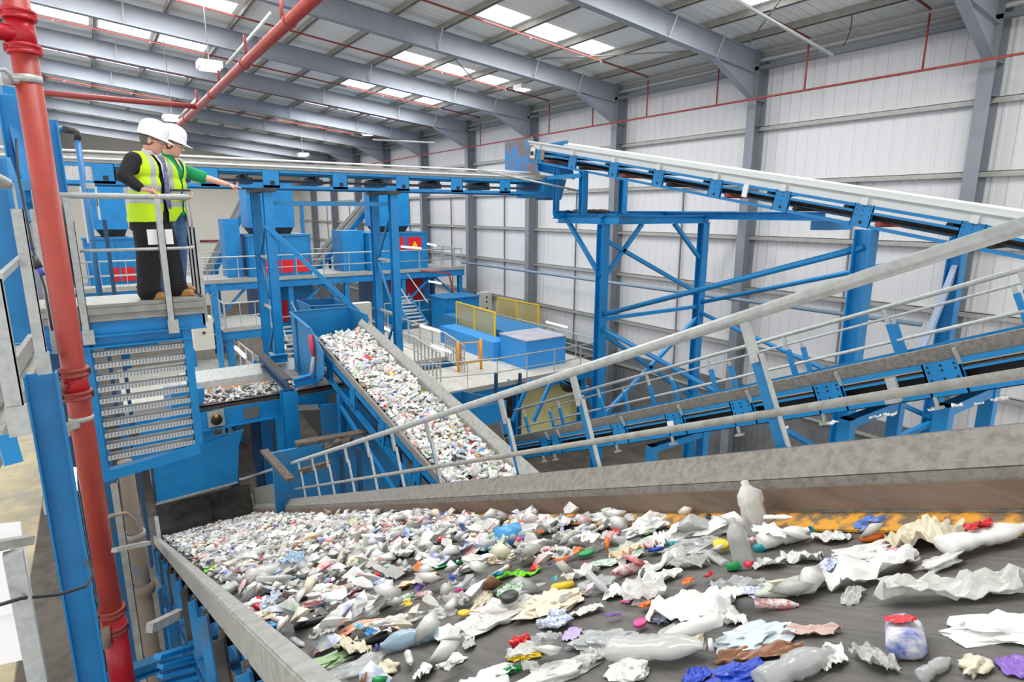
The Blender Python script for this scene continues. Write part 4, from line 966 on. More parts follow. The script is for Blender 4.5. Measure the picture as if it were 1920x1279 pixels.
MB().lathe([(0, .03), (.045, .03), (.05, .0), (.04, -.03), (0, -.03)], (X-.1, Y-.07, zt_+.01), (-1, -.5, 0), 10).build('tee_cap', mat('grimy_fitting', (130, 96, 88), .7, spot=(90, 80, 76), spot_scale=20, spot_amt=.8), t)
MB().tube([(X, Y, zat(796)), (X, Y, zat(787))], r+.004, 24).build('strap', GALV, t)
zc = zat(1180); coup(zc); coup(zat(1215))
MB().tube([(X, Y, zat(1400)), (X, Y, zc)], r+.01, 20).build('valve_body', REDB, t)
MB().tube([(X-.06, Y-.1, zc-.22), (X-.05, Y-.1, zc-.06)], .03, 10).build('valve_branch', PIPEG, t)
q = MB(); z = zat(800)
q.bar((X-.02, Y-.05, z+.01), (X-.2, Y-.12, z-.01), .05, .05); q.bar((X-.08, Y-.1, z-.03), (X-.16, Y-.13, z-.03), .07, .035)
q.build('pipe_clamp', GALVD, label='small greasy steel clamp bracket holding the red riser pipe', cat='clamp')

# big blue column
c0 = P(118, 950, d=3.3)
t = thing('steel_column', 'wide bright blue steel column in the left foreground', 'steel column', (c0.x, c0.y, -1.5))
CX_, CY_ = c0.x, c0.y
q = MB()
CT_ = P(84, 705, d=3.1).z
q.box((CX_-.07, CY_-.04, -1.5), (CX_-.06, CY_+.06, CT_)); q.box((CX_+.06, CY_-.04, -1.5), (CX_+.07, CY_+.06, CT_)); q.box((CX_-.065, CY_+.015, -1.5), (CX_+.065, CY_+.023, CT_))
q.build('i_section', BLUE, t)
for (px, py, d_, lab, pt_, pb_) in ((97, 300, 6.4, 'blue column ending above the handrail, right of the red riser pipe', 225, 372), (36, 260, 5.0, 'blue column strip left of the red riser pipe', 180, 395)):
    c = P(px, py, d=d_); top = P(px, pt_, y=c.y).z; bot = P(px, pb_, y=c.y).z
    q = MB(); q.box((c.x-.1, c.y-.1, bot), (c.x-.088, c.y+.1, top)); q.box((c.x+.088, c.y-.1, bot), (c.x+.1, c.y+.1, top)); q.box((c.x-.09, c.y-.005, bot), (c.x+.09, c.y+.005, top))
    q.build('blue_column', BLUE, label=lab, cat='steel column')
t = thing('hopper_wall', 'tall dark blue hopper panel behind the near left guard rail', 'hopper', P(15, 500, d=4.6))
a, b_ = P(-80, 500, d=4.3), P(46, 500, d=4.3)
Hb, Ht = P(50, 640, y=b_.y).z, P(50, 300, y=b_.y).z
MB().box((b_.x-.8, b_.y, Hb), (b_.x, b_.y+.04, Ht)).build('panel', BLUE, t)
for k in range(3): MB().box((b_.x-.02-.22*k, b_.y-.05, Hb), (b_.x-.22*k, b_.y, Ht)).build('rib', BLUE, t)
t = thing('blue_gantry', 'blue gantry beams and clamps above the near left guard rail', 'steel frame', P(30, 250, d=5.2))
for (p0, p1, d0, d1, w) in (((0, 172), (58, 182), 5.2, 5.4, .1), ((0, 350), (60, 345), 4.2, 5.0, .08), ((12, 180), (60, 380), 5.0, 5.0, .08), ((0, 300), (40, 420), 4.4, 4.4, .1)):
    MB().bar(P(*p0, d=d0), P(*p1, d=d1), w, w).build('beam', BLUE, t)
q = MB(); q.tube([P(-10, 132, d=3.4), P(8, 130, d=3.5), P(16, 138, d=3.5), P(22, 152, d=3.6), P(48, 156, d=3.8)], .014, 8); q.bar(P(0, 153, d=3.6), P(60, 155, d=3.9), .03, .04)
q.build('pipe_bracket', GALV, label='galvanised bracket arm strapping the red riser pipe at upper left', cat='bracket')
# near left walkway guard rail: heavy galvanised channel posts
hr = thing('handrail', 'near left guard rail with three heavy galvanised channel posts', 'handrail', P(60, 600, d=2.9))
def lpost(pt, pb, d, w, parent):
    top = P(*pt, d=d); bot = P(*pb, d=d); x, y = (top.x+bot.x)/2, (top.y+bot.y)/2
    q = MB(); q.box((x-w*.5, y-w*.3, bot.z), (x+w*.5, y-w*.3+.005, top.z)); q.box((x+w*.5-.005, y-w*.3, bot.z), (x+w*.5, y+w*.5, top.z))
    o = q.build('post', GALV, parent)
    MB().box((x-w*.55, y-w*.45, bot.z-.05), (x+w*.65, y+w*.2, bot.z+.06)).build('post_foot', GALV, o)
    MB().box((x-w*.1, y-w*.1, top.z), (x+w*.1, y+w*.1, top.z+.12)).build('post_head', GALV, o)
    return V((x, y, bot.z))
A_ = lpost((30, 392), (84, 690), 2.9, .048, hr); B_ = lpost((66, 392), (106, 655), 4.0, .05, hr); C_ = lpost((-14, 520), (34, 800), 2.1, .052, hr)
tA = P(15, 345, d=2.75)
MB().tube([P(-90, 300, d=2.2), P(-30, 325, d=2.5), P(10, 344, d=2.8)], .03, 10).build('top_rail', GALV, hr)
MB().bar(P(0, 520, d=2.4), P(38, 485, d=3.0), .02, .03).build('knee_rail', GALV, hr)
# its walkway edge
t = thing('walkway', 'dusty galvanised walkway edge in the near left corner', 'walkway', A_)
pa, pb = P(-20, 850, d=2.1), P(82, 655, d=3.3)
zc = 6.45
pa, pb = V((-1.0, 1.7, zc)), V((P(75, 640, z=zc).x, P(75, 640, z=zc).y, zc))
e0, e1 = P(-30, 775, z=6.35), P(60, 640, z=6.35)
MB().bar(e0, e1, .03, .1).build('kick_plate', GALVD, t)
MB().bar(e0+V((.01, 0, -.12)), e1+V((.01, 0, -.12)), .08, .06).build('edge_channel', GALVD, t)
MB().prism([e0+V((-.9, 0, -.02)), e0+V((0, 0, -.02)), e1+V((0, 0, -.02)), e1+V((-.9, 0, -.02))], (0, 0, -.02)).build('deck', BEIGEG, t)
MB().bar(P(-30, 880, z=6.0), P(62, 730, z=6.0), .1, .05).build('lower_channel', GALVD, t)
MB().bar(P(10, 815, d=2.4), P(26, 870, d=2.4), .06, .02).build('hook_plate', BLUE, t)
# lower left: grating level below, white panel, rail
t = thing('lower_walkway', 'beige dusty grating walkway seen down between the left columns', 'walkway', (-1.2, 4, 4.2))
zl = 4.6
MB().box((-2.8, 2.4, zl-.03), (-.66, 9.5, zl)).build('grating', BEIGEG, t)
MB().box((-2.6, 2.36, zl-.18), (-.55, 2.4, zl+.12)).build('edge_beam', GALVD, t)
w0, w1 = P(-40, 1010, d=2.6), P(40, 1000, d=2.6)
t = thing('sheet_metal_screen', 'white sheet metal panel at the lower left edge of the photo', 'panel', (w0.x, w0.y, 4.6))
MB().prism([P(-60, 990, d=2.6), P(38, 982, d=2.6), P(78, 1230, d=2.6), P(-60, 1260, d=2.6)], (0, .02, 0)).build('sheet', WHITE, t)
MB().prism([P(-60, 1040, d=2.55), P(20, 1020, d=2.55), P(24, 1150, d=2.55), P(-60, 1170, d=2.55)], (0, .01, 0)).build('shallow_step', WHITE, t)
hr = thing('handrail', 'dusty galvanised handrail end in the bottom left corner', 'handrail', P(40, 1150, d=2.3))
MB().bar(P(-40, 1030, d=2.2), P(56, 1012, d=2.4), .045, .035).build('top_rail', GALVD, hr)
pt0, pt1 = P(24, 1035, d=2.3), P(66, 1290, d=2.3)
MB().box((pt0.x-.03, pt0.y-.02, P(66, 1330, d=2.3).z), (pt0.x+.03, pt0.y+.02, pt0.z)).build('post', GALV, hr)
q = MB(); q.tube([P(-20, 1140, d=2.2), P(40, 1122, d=2.3), P(110, 1115, d=2.6), P(160, 1100, d=2.8), P(176, 1075, d=3.0), P(160, 1050, d=3.1)], .007, 6)
q.build('loose_cable', DGREY, label='thin dark cable looped round the blue column at lower left', cat='cable')
# galvanised channel between column and red pipe
for (p0, p1, d_, lab) in (((131, 880), (186, 1250), 4.6, 'upright galvanised channel between the blue column and the red riser pipe'),
                          ((214, 905), (248, 1279), 5.4, 'thin galvanised channel just right of the red riser pipe')):
    a = P(*p0, d=d_); 
    q = MB(); q.box((a.x-.03, a.y-.02, 1), (a.x+.03, a.y-.014, a.z)); q.box((a.x+.024, a.y-.02, 1), (a.x+.03, a.y+.04, a.z))
    q.build('steel_channel', GALVD, label=lab, cat='channel')
a = P(136, 900, d=4.4)
MB().tube([P(134, 878, d=4.4), P(136, 922, d=4.4)], .03, 8).build('fluorescent_lamp', TUBE, label='bright upright lamp tube glimpsed beside the blue column', cat='lamp')
# blue posts right of red pipe
for (px, py, d_, w, ztop, lab) in ((205, 900, 6.6, .1, 4.7, 'blue post right of the red riser pipe, under the tread rack'), (246, 900, 7.4, .09, 4.7, 'dark blue post left of the brown vertical pipe'), (186, 1050, 4.6, .1, 4.3, 'blue post close behind the red riser pipe')):
    a = P(px, py, d=d_)
    MB().ibeam((a.x, a.y, -1.5), (a.x, a.y, ztop), w, w, up=(0, 1, 0)).build('blue_post', BLUED, label=lab, cat='post')
# brown vertical pipe with joint
t = thing('drain_pipe', 'dust-caked brown vertical pipe between the red pipe and the conveyor', 'pipe', (0, 5, 0))
a = P(262, 1060, d=6.5)
MB().tube([(a.x, a.y, 0), (a.x, a.y, P(262, 1050, y=a.y).z), (a.x+.0, a.y+.02, P(262, 860, y=a.y).z)], [.085, .078, .07], 14).build('pipe_body', PIPEG, t)
for py in (1105, 1245):
    z = P(262, py, y=a.y).z
    MB().lathe([(.085, -.07), (.115, -.05), (.12, 0), (.115, .05), (.085, .07)], (a.x, a.y, z), (0, 0, 1), 14).build('pipe_joint', PIPEG, t)
z = P(262, 1000, y=a.y).z
MB().lathe([(.08, -.03), (.1, -.03), (.1, .03), (.08, .03)], (a.x, a.y, z), (0, 0, 1), 12).build('hose_clamp', GALVD, t)
q = MB(); q.tube([P(205, 968, d=4.2), P(235, 962, d=4.4), P(252, 975, d=4.5), P(256, 995, d=4.5)], .014, 8); q.build('side_hose', PIPEG, t)
MB().bar(P(214, 1032, d=4.2), P(278, 1018, d=4.6), .04, .03).build('pipe_bracket', GALVD, label='grey bracket bar crossing the brown vertical pipe', cat='bracket')
MB().bar(P(280, 1178, d=3.9), P(338, 1150, d=4.2), .05, .06).build('support_bar', GALVD, label='pale steel bar beside the lower brown pipe joint', cat='bar')
t = thing('step_frame', 'blue steel step frame low between the brown pipe and the conveyor', 'steel frame', P(330, 1230, d=3.8))
for (p0, p1) in (((295, 1232), (362, 1212)), ((300, 1250), (380, 1228)), ((300, 1268), (384, 1245)), ((300, 1285), (390, 1262))):
    MB().bar(P(*p0, d=3.6), P(*p1, d=3.9), .05, .025).build('step_bar', BLUE, t)
# blue vertical pipe with an elbow
t = thing('blue_pipe', 'slim blue vertical pipe with black elbow standing behind the platform handrail', 'pipe', P(165, 400, d=8))
a = P(165, 400, d=8.0)
ztop = P(140, 245, y=a.y).z
MB().tube([(a.x, a.y, P(188, 575, y=a.y).z), (a.x, a.y, ztop-.08)], .036, 12).build('pipe_body', PIPEB, t)
MB().tube([(a.x, a.y, ztop-.12), (a.x, a.y, ztop-.03), (a.x-.03, a.y, ztop), (a.x-.14, a.y, ztop+.01)], .045, 12).build('elbow', DGREY, t)
MB().tube([(a.x-.1, a.y, ztop+.01), (a.x-.36, a.y, ztop+.01)], .036, 12).build('pipe_branch', PIPEB, t)
MB().lathe([(0, .06), (.035, .05), (.04, -.05), (0, -.06)], (a.x-.36, a.y, ztop+.06), (0, 0, 1), 8).build('end_fitting', DGREY, t)
q = MB(); q.box((a.x+.02, a.y-.03, P(170, 348, y=a.y).z-.04), (a.x+.12, a.y+.03, P(170, 348, y=a.y).z+.03)); q.build('pipe_clip', GALV, t)
# cables with plugs near left rail
t = thing('plug_cable', 'dark cable with blue plug connectors hanging beside the near left posts', 'cable', P(60, 480, d=3.4))
q = MB(); q.tube([P(30, 260, d=3.4), P(34, 330, d=3.4), P(48, 400, d=3.4), P(62, 470, d=3.4), P(84, 540, d=3.4), P(98, 620, d=3.4)], .007, 6); q.build('cable', DGREY, t)
MB().tube([P(50, 447, d=3.4), P(60, 468, d=3.4)], .014, 8).build('plug', mat('blue_plug', (60, 66, 160), .4), t)
MB().tube([P(62, 482, d=3.4), P(72, 502, d=3.4)], .022, 8).build('socket', DGREY, t)
MB().tube([P(73, 502, d=3.4), P(80, 516, d=3.4)], .014, 8).build('plug', mat('blue_plug', (60, 66, 160), .4), t)
q = MB(); q.tube([P(105, 372, d=5.6), P(118, 400, d=5.6), P(124, 470, d=5.6), P(128, 540, d=5.6)], .05, 10)
q.build('black_duct', DGREY, label='black ribbed duct seen between the red riser pipe and first platform post', cat='duct')
# ================================================================ people
SKIN = mat('skin', (226, 168, 146), .55); SKIN2 = mat('skin_fair', (232, 176, 156), .55)
SUIT = mat('black_suit', (24, 24, 29), .8); HIVIS = mat('hi_vis_yellow', (204, 246, 20), .6)
SILV = mat('reflective_band', (186, 188, 192), .4); SHIRT = mat('white_shirt', (232, 232, 242), .7)
TIE = mat('striped_tie', (140, 140, 190), .6, spot=(60, 62, 120), spot_scale=40, spot_amt=1)
GREEN = mat('green_polo', (14, 150, 92), .8); JEANS = mat('blue_jeans', (62, 96, 136), .85, spot=(90, 124, 160), spot_scale=9, spot_amt=.7)
HAIR = mat('grey_hair', (92, 88, 84), .8, spot=(130, 126, 122), spot_scale=60, spot_amt=.8); HAIR2 = mat('brown_hair', (96, 66, 48), .8)
TAN = mat('tan_leather', (196, 140, 84), .6); HELM = mat('white_helmet', (240, 242, 246), .25)
GLASS = mat('safety_glasses', (210, 226, 230), .1, alpha=.35)
LIP = mat('lips', (190, 110, 100), .6); EYE = mat('eye_white', (240, 240, 240), .3); TRO = mat('black_trousers', (26, 26, 32), .85)

def capsule(mb, p0, r0, p1, r1, n=14, flat=None):
    """tapered limb with rounded ends; flat=(dir, k) squeezes it along dir"""
    p0, p1 = V(p0), V(p1); d = p1-p0; L = d.length; d = d/L if L > 1e-6 else V((0, 0, 1))
    rings = []
    for i in range(4): a = -math.pi/2+math.pi/2*i/4; rings.append((p0+d*math.sin(a)*r0, math.cos(a)*r0+1e-4))
    for i in range(5): k = i/4; rings.append((p0.lerp(p1, k), r0+(r1-r0)*k))
    for i in range(1, 5): a = math.pi/2*i/4; rings.append((p1+d*math.sin(a)*r1, math.cos(a)*r1+1e-4))
    a = d.cross(V((0, 0, 1)) if abs(d.z) < .9 else V((1, 0, 0))).normalized(); b = d.cross(a)
    vs = []; fs = []
    for (c, r) in rings:
        for k in range(n):
            t = 2*math.pi*k/n; o = (a*math.cos(t)+b*math.sin(t))*r
            if flat: fd = V(flat[0]).normalized(); o = o-fd*o.dot(fd)*(1-flat[1])
            vs.append(c+o)
    m = len(rings)
    for i in range(m-1):
        for k in range(n): k2 = (k+1) % n; fs.append((i*n+k, (i+1)*n+k, (i+1)*n+k2, i*n+k2))
    fs.append(tuple(range(n))); fs.append(tuple((m-1)*n+k for k in reversed(range(n))))
    mb.add(vs, fs, True)
def ellip(mb, c, r, ax=None, n=20):
    """ellipsoid with radii r along the axes ax (three vectors)"""
    c = V(c); ax = ax or (V((1,0,0)), V((0,1,0)), V((0,0,1))); vs = []; fs = []; m = n//2
    for i in range(m+1):
        th = math.pi*min(max(i/m, .002), .998)
        for k in range(n):
            ph = 2*math.pi*k/n
            vs.append(c+ax[0]*r[0]*math.sin(th)*math.cos(ph)+ax[1]*r[1]*math.sin(th)*math.sin(ph)+ax[2]*r[2]*math.cos(th))
    for i in range(m):
        for k in range(n): fs.append((i*n+k, (i+1)*n+k, (i+1)*n+(k+1) % n, i*n+(k+1) % n))
    fs.append(tuple(reversed(range(n)))); fs.append(tuple(m*n+k for k in range(n)))
    mb.add(vs, fs, True)
def blob(name, mb, mats, parent, voxel=.008, smooth=4, classify=None):
    """union of the shapes as one smooth surface"""
    o = mb.build(name+'_src', mats[0], parent)
    r = o.modifiers.new('r', 'REMESH'); r.mode = 'VOXEL'; r.voxel_size = voxel
    s = o.modifiers.new('s', 'SMOOTH'); s.iterations = smooth; s.factor = .6
    dg = bpy.context.evaluated_depsgraph_get(); dg.update()
    me = D.meshes.new_from_object(o.evaluated_get(dg))
    w = wloc(parent)
    D.objects.remove(o)
    vs = [v.co.copy() for v in me.vertices]; fs = []; mi = []
    for p in me.polygons:
        c = V((0, 0, 0))
        for i in p.vertices: c += vs[i]
        c = c/len(p.vertices)+w
        k = classify(c) if classify else 0
        if k is None: continue
        fs.append(tuple(p.vertices)); mi.append(k)
    me2 = D.meshes.new(name); me2.from_pydata([tuple(v) for v in vs], [], fs)
    if not me2.materials:
        for m in mats: me2.materials.append(m)
    me2.polygons.foreach_set('material_index', mi); me2.polygons.foreach_set('use_smooth', [True]*len(fs)); me2.update()
    D.meshes.remove(me)
    # drop loose vertices
    used = sorted({i for f in fs for i in f})
    if len(used) < len(vs):
        mp = {a: b for b, a in enumerate(used)}
        me3 = D.meshes.new(name); me3.from_pydata([tuple(vs[i]) for i in used], [], [tuple(mp[i] for i in f) for f in fs])
        for m in mats: me3.materials.append(m)
        me3.polygons.foreach_set('material_index', mi); me3.polygons.foreach_set('use_smooth', [True]*len(fs)); me3.update()
        D.meshes.remove(me2); me2 = me3
    q = D.objects.new(name, me2); COL.objects.link(q); q.parent = parent
    return q

def head(mb, H, f, l, u, s=1.0):
    """skull, face, nose, ears around head centre H; f forward, l left, u up"""
    ax = (f, l, u)
    ellip(mb, H+u*.025*s-f*.01*s, (.098*s, .078*s, .098*s), ax)
    ellip(mb, H+f*.03*s-u*.045*s, (.062*s, .06*s, .075*s), ax)
    ellip(mb, H+f*.052*s-u*.088*s, (.034*s, .038*s, .026*s), ax)      # chin
    ellip(mb, H+f*.075*s+u*.02*s, (.02*s, .05*s, .014*s), ax)          # brow
    ellip(mb, H+f*.07*s-u*.03*s+l*.032*s, (.026*s, .026*s, .022*s), ax); ellip(mb, H+f*.07*s-u*.03*s-l*.032*s, (.026*s, .026*s, .022*s), ax)
    capsule(mb, H+f*.088*s+u*.008*s, .009*s, H+f*.112*s-u*.028*s, .014*s, 10)   # nose
    ellip(mb, H+f*.1*s-u*.032*s, (.014*s, .018*s, .01*s), ax)
    ellip(mb, H+f*.087*s-u*.058*s, (.014*s, .026*s, .008*s), ax); ellip(mb, H+f*.084*s-u*.068*s, (.013*s, .022*s, .008*s), ax)
    for k in (-1, 1):
        ellip(mb, H+l*.08*s*k-f*.012*s-u*.012*s, (.02*s, .011*s, .033*s), ax)
def face_bits(H, f, l, u, root):
    for k in (-1, 1):
        q = MB(); ellip(q, H+f*.084+l*.03*k+u*.004, (.01, .013, .009), (f, l, u), 10); e = q.build('eye', EYE, root)
        q = MB(); ellip(q, H+f*.0925+l*.03*k+u*.004, (.003, .006, .006), (f, l, u), 8); q.build('iris', DGREY, e)
    q = MB(); ellip(q, H+f*.096-u*.063, (.005, .022, .003), (f, l, u), 10); q.build('lips', LIP, root)
def helmet(H, f, l, u, root):
    q = MB(); n = 28; vs = []; fs = []
    c = H+u*.05-f*.005
    prof = [(1.0, -.02), (1.0, .015), (.985, .05), (.93, .085), (.8, .115), (.55, .137), (.25, .147), (.02, .15)]
    for (r, h) in prof:
        for k in range(n):
            t = 2*math.pi*k/n
            vs.append(c+f*(.132*r*math.cos(t))+l*(.108*r*math.sin(t))+u*h)
    for i in range(len(prof)-1):
        for k in range(n): fs.append((i*n+k, i*n+(k+1) % n, (i+1)*n+(k+1) % n, (i+1)*n+k))
    q.add(vs, fs, True)
    hs = q.build('hard_hat', HELM, root)
    q = MB(); vs = []; fs = []
    for (kk, hh) in ((1.0, -.02), (1.0, -.014)):
        for k in range(n):
            t = 2*math.pi*k/n; e = .055*max(0, math.cos(t))**1.5+.008
            vs.append(c+f*(.132*math.cos(t))+l*(.108*math.sin(t))+u*hh)
            vs.append(c+f*((.132+e)*math.cos(t))+l*((.108+e*.6)*math.sin(t))+u*(hh-.022*max(0, math.cos(t))))
    m = 2*n
    for k in range(n):
        k2 = (k+1) % n
        fs += [(2*k, 2*k+1, 2*k2+1, 2*k2), (m+2*k, m+2*k2, m+2*k2+1, m+2*k+1), (2*k+1, m+2*k+1, m+2*k2+1, 2*k2+1)]
    q.add(vs, fs, True); q.build('brim', HELM, hs)
    q = MB()
    for a in (-.25, 0, .25):
        q.tube([c+f*(.12*math.cos(t))+l*(.1*a)+u*(.015+.13*math.sin(t)) for t in [math.pi*(.12+.76*i/12) for i in range(13)]], .006, 6)
    q.build('ridge', HELM, hs)
    q = MB(); ellip(q, c-u*.02-f*.03, (.098, .1, .012), (f, l, u)); q.build('harness_band', DGREY, hs)
def glasses(H, f, l, u, root):
    g = None
    for k in (-1, 1):
        q = MB(); ellip(q, H+f*.103+l*.033*k+u*.006, (.004, .03, .019), (f, l, u), 12); o = q.build('lens', GLASS, root if g is None else g)
        if g is None:
            g = o; o.name = 'glasses'
        q = MB(); q.tube([H+f*.1+l*.066*k+u*.016, H-f*.01+l*.086*k+u*.01], .0035, 6); q.build('temple', DGREY, g)
    q = MB(); q.tube([H+f*.1-l*.066+u*.024, H+f*.108+u*.024, H+f*.1+l*.066+u*.024], .0035, 6); q.build('brow_bar', DGREY, g)

def fingers(mb, W, palm_end, side, down, curl, lens=(.07, .078, .072, .058), th=1.0, point=False, thumb_dir=None):
    """four fingers from the palm end; side = direction across the knuckles, curl = bend per joint"""
    d0 = (palm_end-W).normalized()
    for i in range(4):
        base = palm_end+side*(.03-.02*i)
        d = d0; c = curl[i]; L = lens[i]; p = base; r = .0095
        for j, k in enumerate((.45, .32, .23)):
            ax = side; ang = c*(1.0 if j else .7)
            q = (d*math.cos(ang)+down*math.sin(ang)).normalized()
            dn = (down*math.cos(ang)-d*math.sin(ang)).normalized()
            d, down_ = q, dn; p2 = p+d*L*k
            capsule(mb, p, r, p2, r*.9, 8); p = p2; r *= .9; down = down_
        down = (down-d0*down.dot(d0)).normalized() if (down-d0*down.dot(d0)).length > 1e-3 else down
    td = thumb_dir or (d0*.6+side*.8)
    p = W+(palm_end-W)*.35+side*.03
    p1 = p+td.normalized()*.035; p2 = p1+(td.normalized()*.7+d0*.5).normalized()*.03
    capsule(mb, p, .012, p1, .0105, 8); capsule(mb, p1, .0105, p2, .009, 8)

WS = 1.12
def torso_parts(mb, O, f, l, g=0.0, hem=.80, lean=0.0, sh=.185, top=1.46):
    """torso ellipses, inflated by g"""
    up = V((0, 0, 1)); ax = (f, l, up)
    def at(h): return O+up*h*.945+f*lean*(h-.9)
    ellip(mb, at(1.33), (.125+g, .185*WS+g, .15+g*.6), ax)
    ellip(mb, at(1.18), (.135+g, .172*WS+g, .17), ax)
    ellip(mb, at(1.03), (.14+g, .172*WS+g, .16), ax)
    capsule(mb, at(1.40)+l*sh*.92, .064+g, at(1.40)-l*sh*.92, .064+g, 16, (f, 1.0))
    if hem: 
        for k in range(9):
            h = hem+.03+(1.0-hem-.03)*k/8; ellip(mb, at(h), (.14+g+.008*(8-k)/8, .18*WS+g, .06), ax)

def arm(mb, S, E, W, r=(.055, .042, .028)):
    capsule(mb, S, r[0], E, r[1]); capsule(mb, E, r[1], W, r[2])

def worker(name_label, O, yaw, head_yaw, head_pitch, RS_, RE, RW, RH, LS, LE, LW, LH, kind):
    up = V((0, 0, 1))
    f = V((math.cos(yaw), math.sin(yaw), 0)); l = up.cross(f)
    hf = V((math.cos(head_yaw)*math.cos(head_pitch), math.sin(head_yaw)*math.cos(head_pitch), math.sin(head_pitch)))
    hl = up.cross(hf).normalized(); hu = hf.cross(hl)
    lean = .10
    root = thing('person', name_label, 'person', O)
    def at(h): return O+up*h*.945+f*lean*(h-.9)
    H = at(1.61)+f*.045
    skin = SKIN if kind == 1 else SKIN2
    # ------- body, one surface
    b = MB()
    torso_parts(b, O, f, l, -.02, None, lean)
    capsule(b, at(1.44), .055, H-hu*.05-hf*.015, .052)
    head(b, H, hf, hl, hu, 1.0)
    arm(b, RS_, RE, RW, (.05, .038, .026)); arm(b, LS, LE, LW, (.05, .038, .027))
    pe = RH['palm']; capsule(b, RW, .026, pe, .03, 12, (RH['down'], .55)); capsule(b, RW.lerp(pe, .5)+RH['side']*.018, .02, pe+RH['side']*.02, .017, 10, (RH['down'], .7)); capsule(b, RW.lerp(pe, .5)-RH['side']*.018, .02, pe-RH['side']*.022, .016, 10, (RH['down'], .7))
    fingers(b, RW, pe, RH['side'], RH['down'], RH['curl'])
    pe = LH['palm']; capsule(b, LW, .026, pe, .028, 12, (LH['down'], .55)); capsule(b, LW.lerp(pe, .5)+LH['side']*.018, .02, pe+LH['side']*.02, .016, 10, (LH['down'], .7)); capsule(b, LW.lerp(pe, .5)-LH['side']*.018, .02, pe-LH['side']*.022, .016, 10, (LH['down'], .7))
    fingers(b, LW, pe, LH['side'], LH['down'], LH['curl'], thumb_dir=LH.get('thumb'))
    hips = [at(.9)+l*.09, at(.9)-l*.09]
    feet = [O+l*(.07 if kind == 2 else .12)+up*.09+f*(-.04 if kind == 2 else .10), O-l*.13+up*.09-f*.02]
    for hp, ft in zip(hips, feet):
        kn = hp.lerp(ft, .48)+f*.02
        capsule(b, hp, .075, kn, .052); capsule(b, kn, .052, ft, .036); capsule(b, ft-up*.04-f*.02, .036, ft-up*.05+f*.12, .03)
    blob('body', b, [skin], root, .0055, 3)
    face_bits(H, hf, hl, hu, root); helmet(H, hf, hl, hu, root); glasses(H, hf, hl, hu, root)
    q = MB(); ellip(q, H-hf*.028-hu*.0, (.083, .083, .072), (hf, hl, hu)); q.build('hair', HAIR if kind == 1 else HAIR2, root)
    # ------- trousers
    q = MB(); tr = (.095, .077, .078)
    ellip(q, at(.93), (.135, .175, .12), (f, l, up))
    for hp, ft in zip(hips, feet):
        kn = hp.lerp(ft, .48)+f*.02
        capsule(q, hp, .118, kn, .108 if kind == 1 else .092); capsule(q, kn, .108 if kind == 1 else .092, ft-up*.02, .1 if kind == 1 else .078)
        for i in range(3): ellip(q, ft+up*(-.02+.03*i)+f*.01*(i % 2), (.112 if kind == 1 else .086, .105 if kind == 1 else .084, .02), (f, l, up))
    blob('trousers', q, [TRO if kind == 1 else JEANS], root, .009, 3)
    for i, ft in enumerate(feet):
        q = MB(); capsule(q, ft-up*.045-f*.04, .042, ft-up*.052+f*.15, .036, 14, (up, 1)); ellip(q, ft-up*.075+f*.055, (.15, .046, .014), (f, l, up))
        blob('shoe', q, [TAN], root, .007, 2)
    # ------- upper clothing
    if kind == 1:
        q = MB(); torso_parts(q, O, f, l, .012, .71, lean)
        arm(q, RS_, RE, RW.lerp(RE, .12), (.078, .062, .048)); arm(q, LS, LE, LW.lerp(LE, .1), (.075, .06, .048))
        for i in range(5):
            p = RS_.lerp(RE, .15+.2*i); ellip(q, p+V((.006*(i % 2), 0, 0)), (.07-.003*i, .07-.003*i, .02), (f, l, (RE-RS_).normalized()))
        blob('jacket', q, [SUIT], root, .009, 3)
        q = MB(); capsule(q, RW.lerp(RE, .16), .04, RW.lerp(RE, .04), .037, 14); q.build('shirt_cuff', SHIRT, root)
        q = MB(); capsule(q, at(1.455)-f*.005, .066, at(1.50)+f*.012, .062, 18); q.build('shirt_collar', SHIRT, root)
    else:
        q = MB(); torso_parts(q, O, f, l, .008, .86, lean)
        capsule(q, LS, .072, LS.lerp(LE, .85), .066); capsule(q, RS_, .072, RS_.lerp(RE, .8), .066)
        blob('polo_shirt', q, [GREEN], root, .009, 3)
        q = MB(); capsule(q, at(1.45)-f*.005, .064, at(1.49)+f*.01, .064, 18); q.build('polo_collar', GREEN, root)
    # ------- hi-vis vest, open at the front
    q = MB(); torso_parts(q, O, f, l, .03 if kind == 1 else .022, .78 if kind == 1 else .78, lean, sh=.16)
    def cls(c):
        h = (c.z-O.z)/.945; rel = c-at(h); a = rel.dot(f); s = rel.dot(l)
        if h < (.80 if kind == 1 else .80): return None
        # open arm holes
        if abs(s) > .213 and h > 1.12: return None
        if kind == 1:
            gap = .035+.05*max(0, (h-1.0))/.5 if h > .9 else .05
            if a > 0 and abs(s-.0) < gap: return None
            if h > 1.49: return None
            if a > -.05 and abs(abs(s)-.12) < .025 and h > 1.16: return 1
            if 1.105 < h < 1.16 or .985 < h < 1.035: return 1
            if a <= -.05 and abs(abs(s)-.12) < .025 and h > 1.16: return 1
        else:
            gap = .012+max(0, (h-1.2))*.33
            if a > 0 and abs(s) < gap: return None
            if h < .9 and a > 0 and abs(s) < .03+(.9-h)*.8: return None
            if h > 1.48: return None
            if abs(abs(s)-.125) < .025 and h > 1.13: return 1
            if 1.07 < h < 1.125 or .955 < h < 1.01: return 1
        return 0
    blob('hi_vis_vest', q, [HIVIS, SILV], root, .008, 14, cls)
    return root, at, f, l, H, hf, hl, hu

up = V((0, 0, 1))
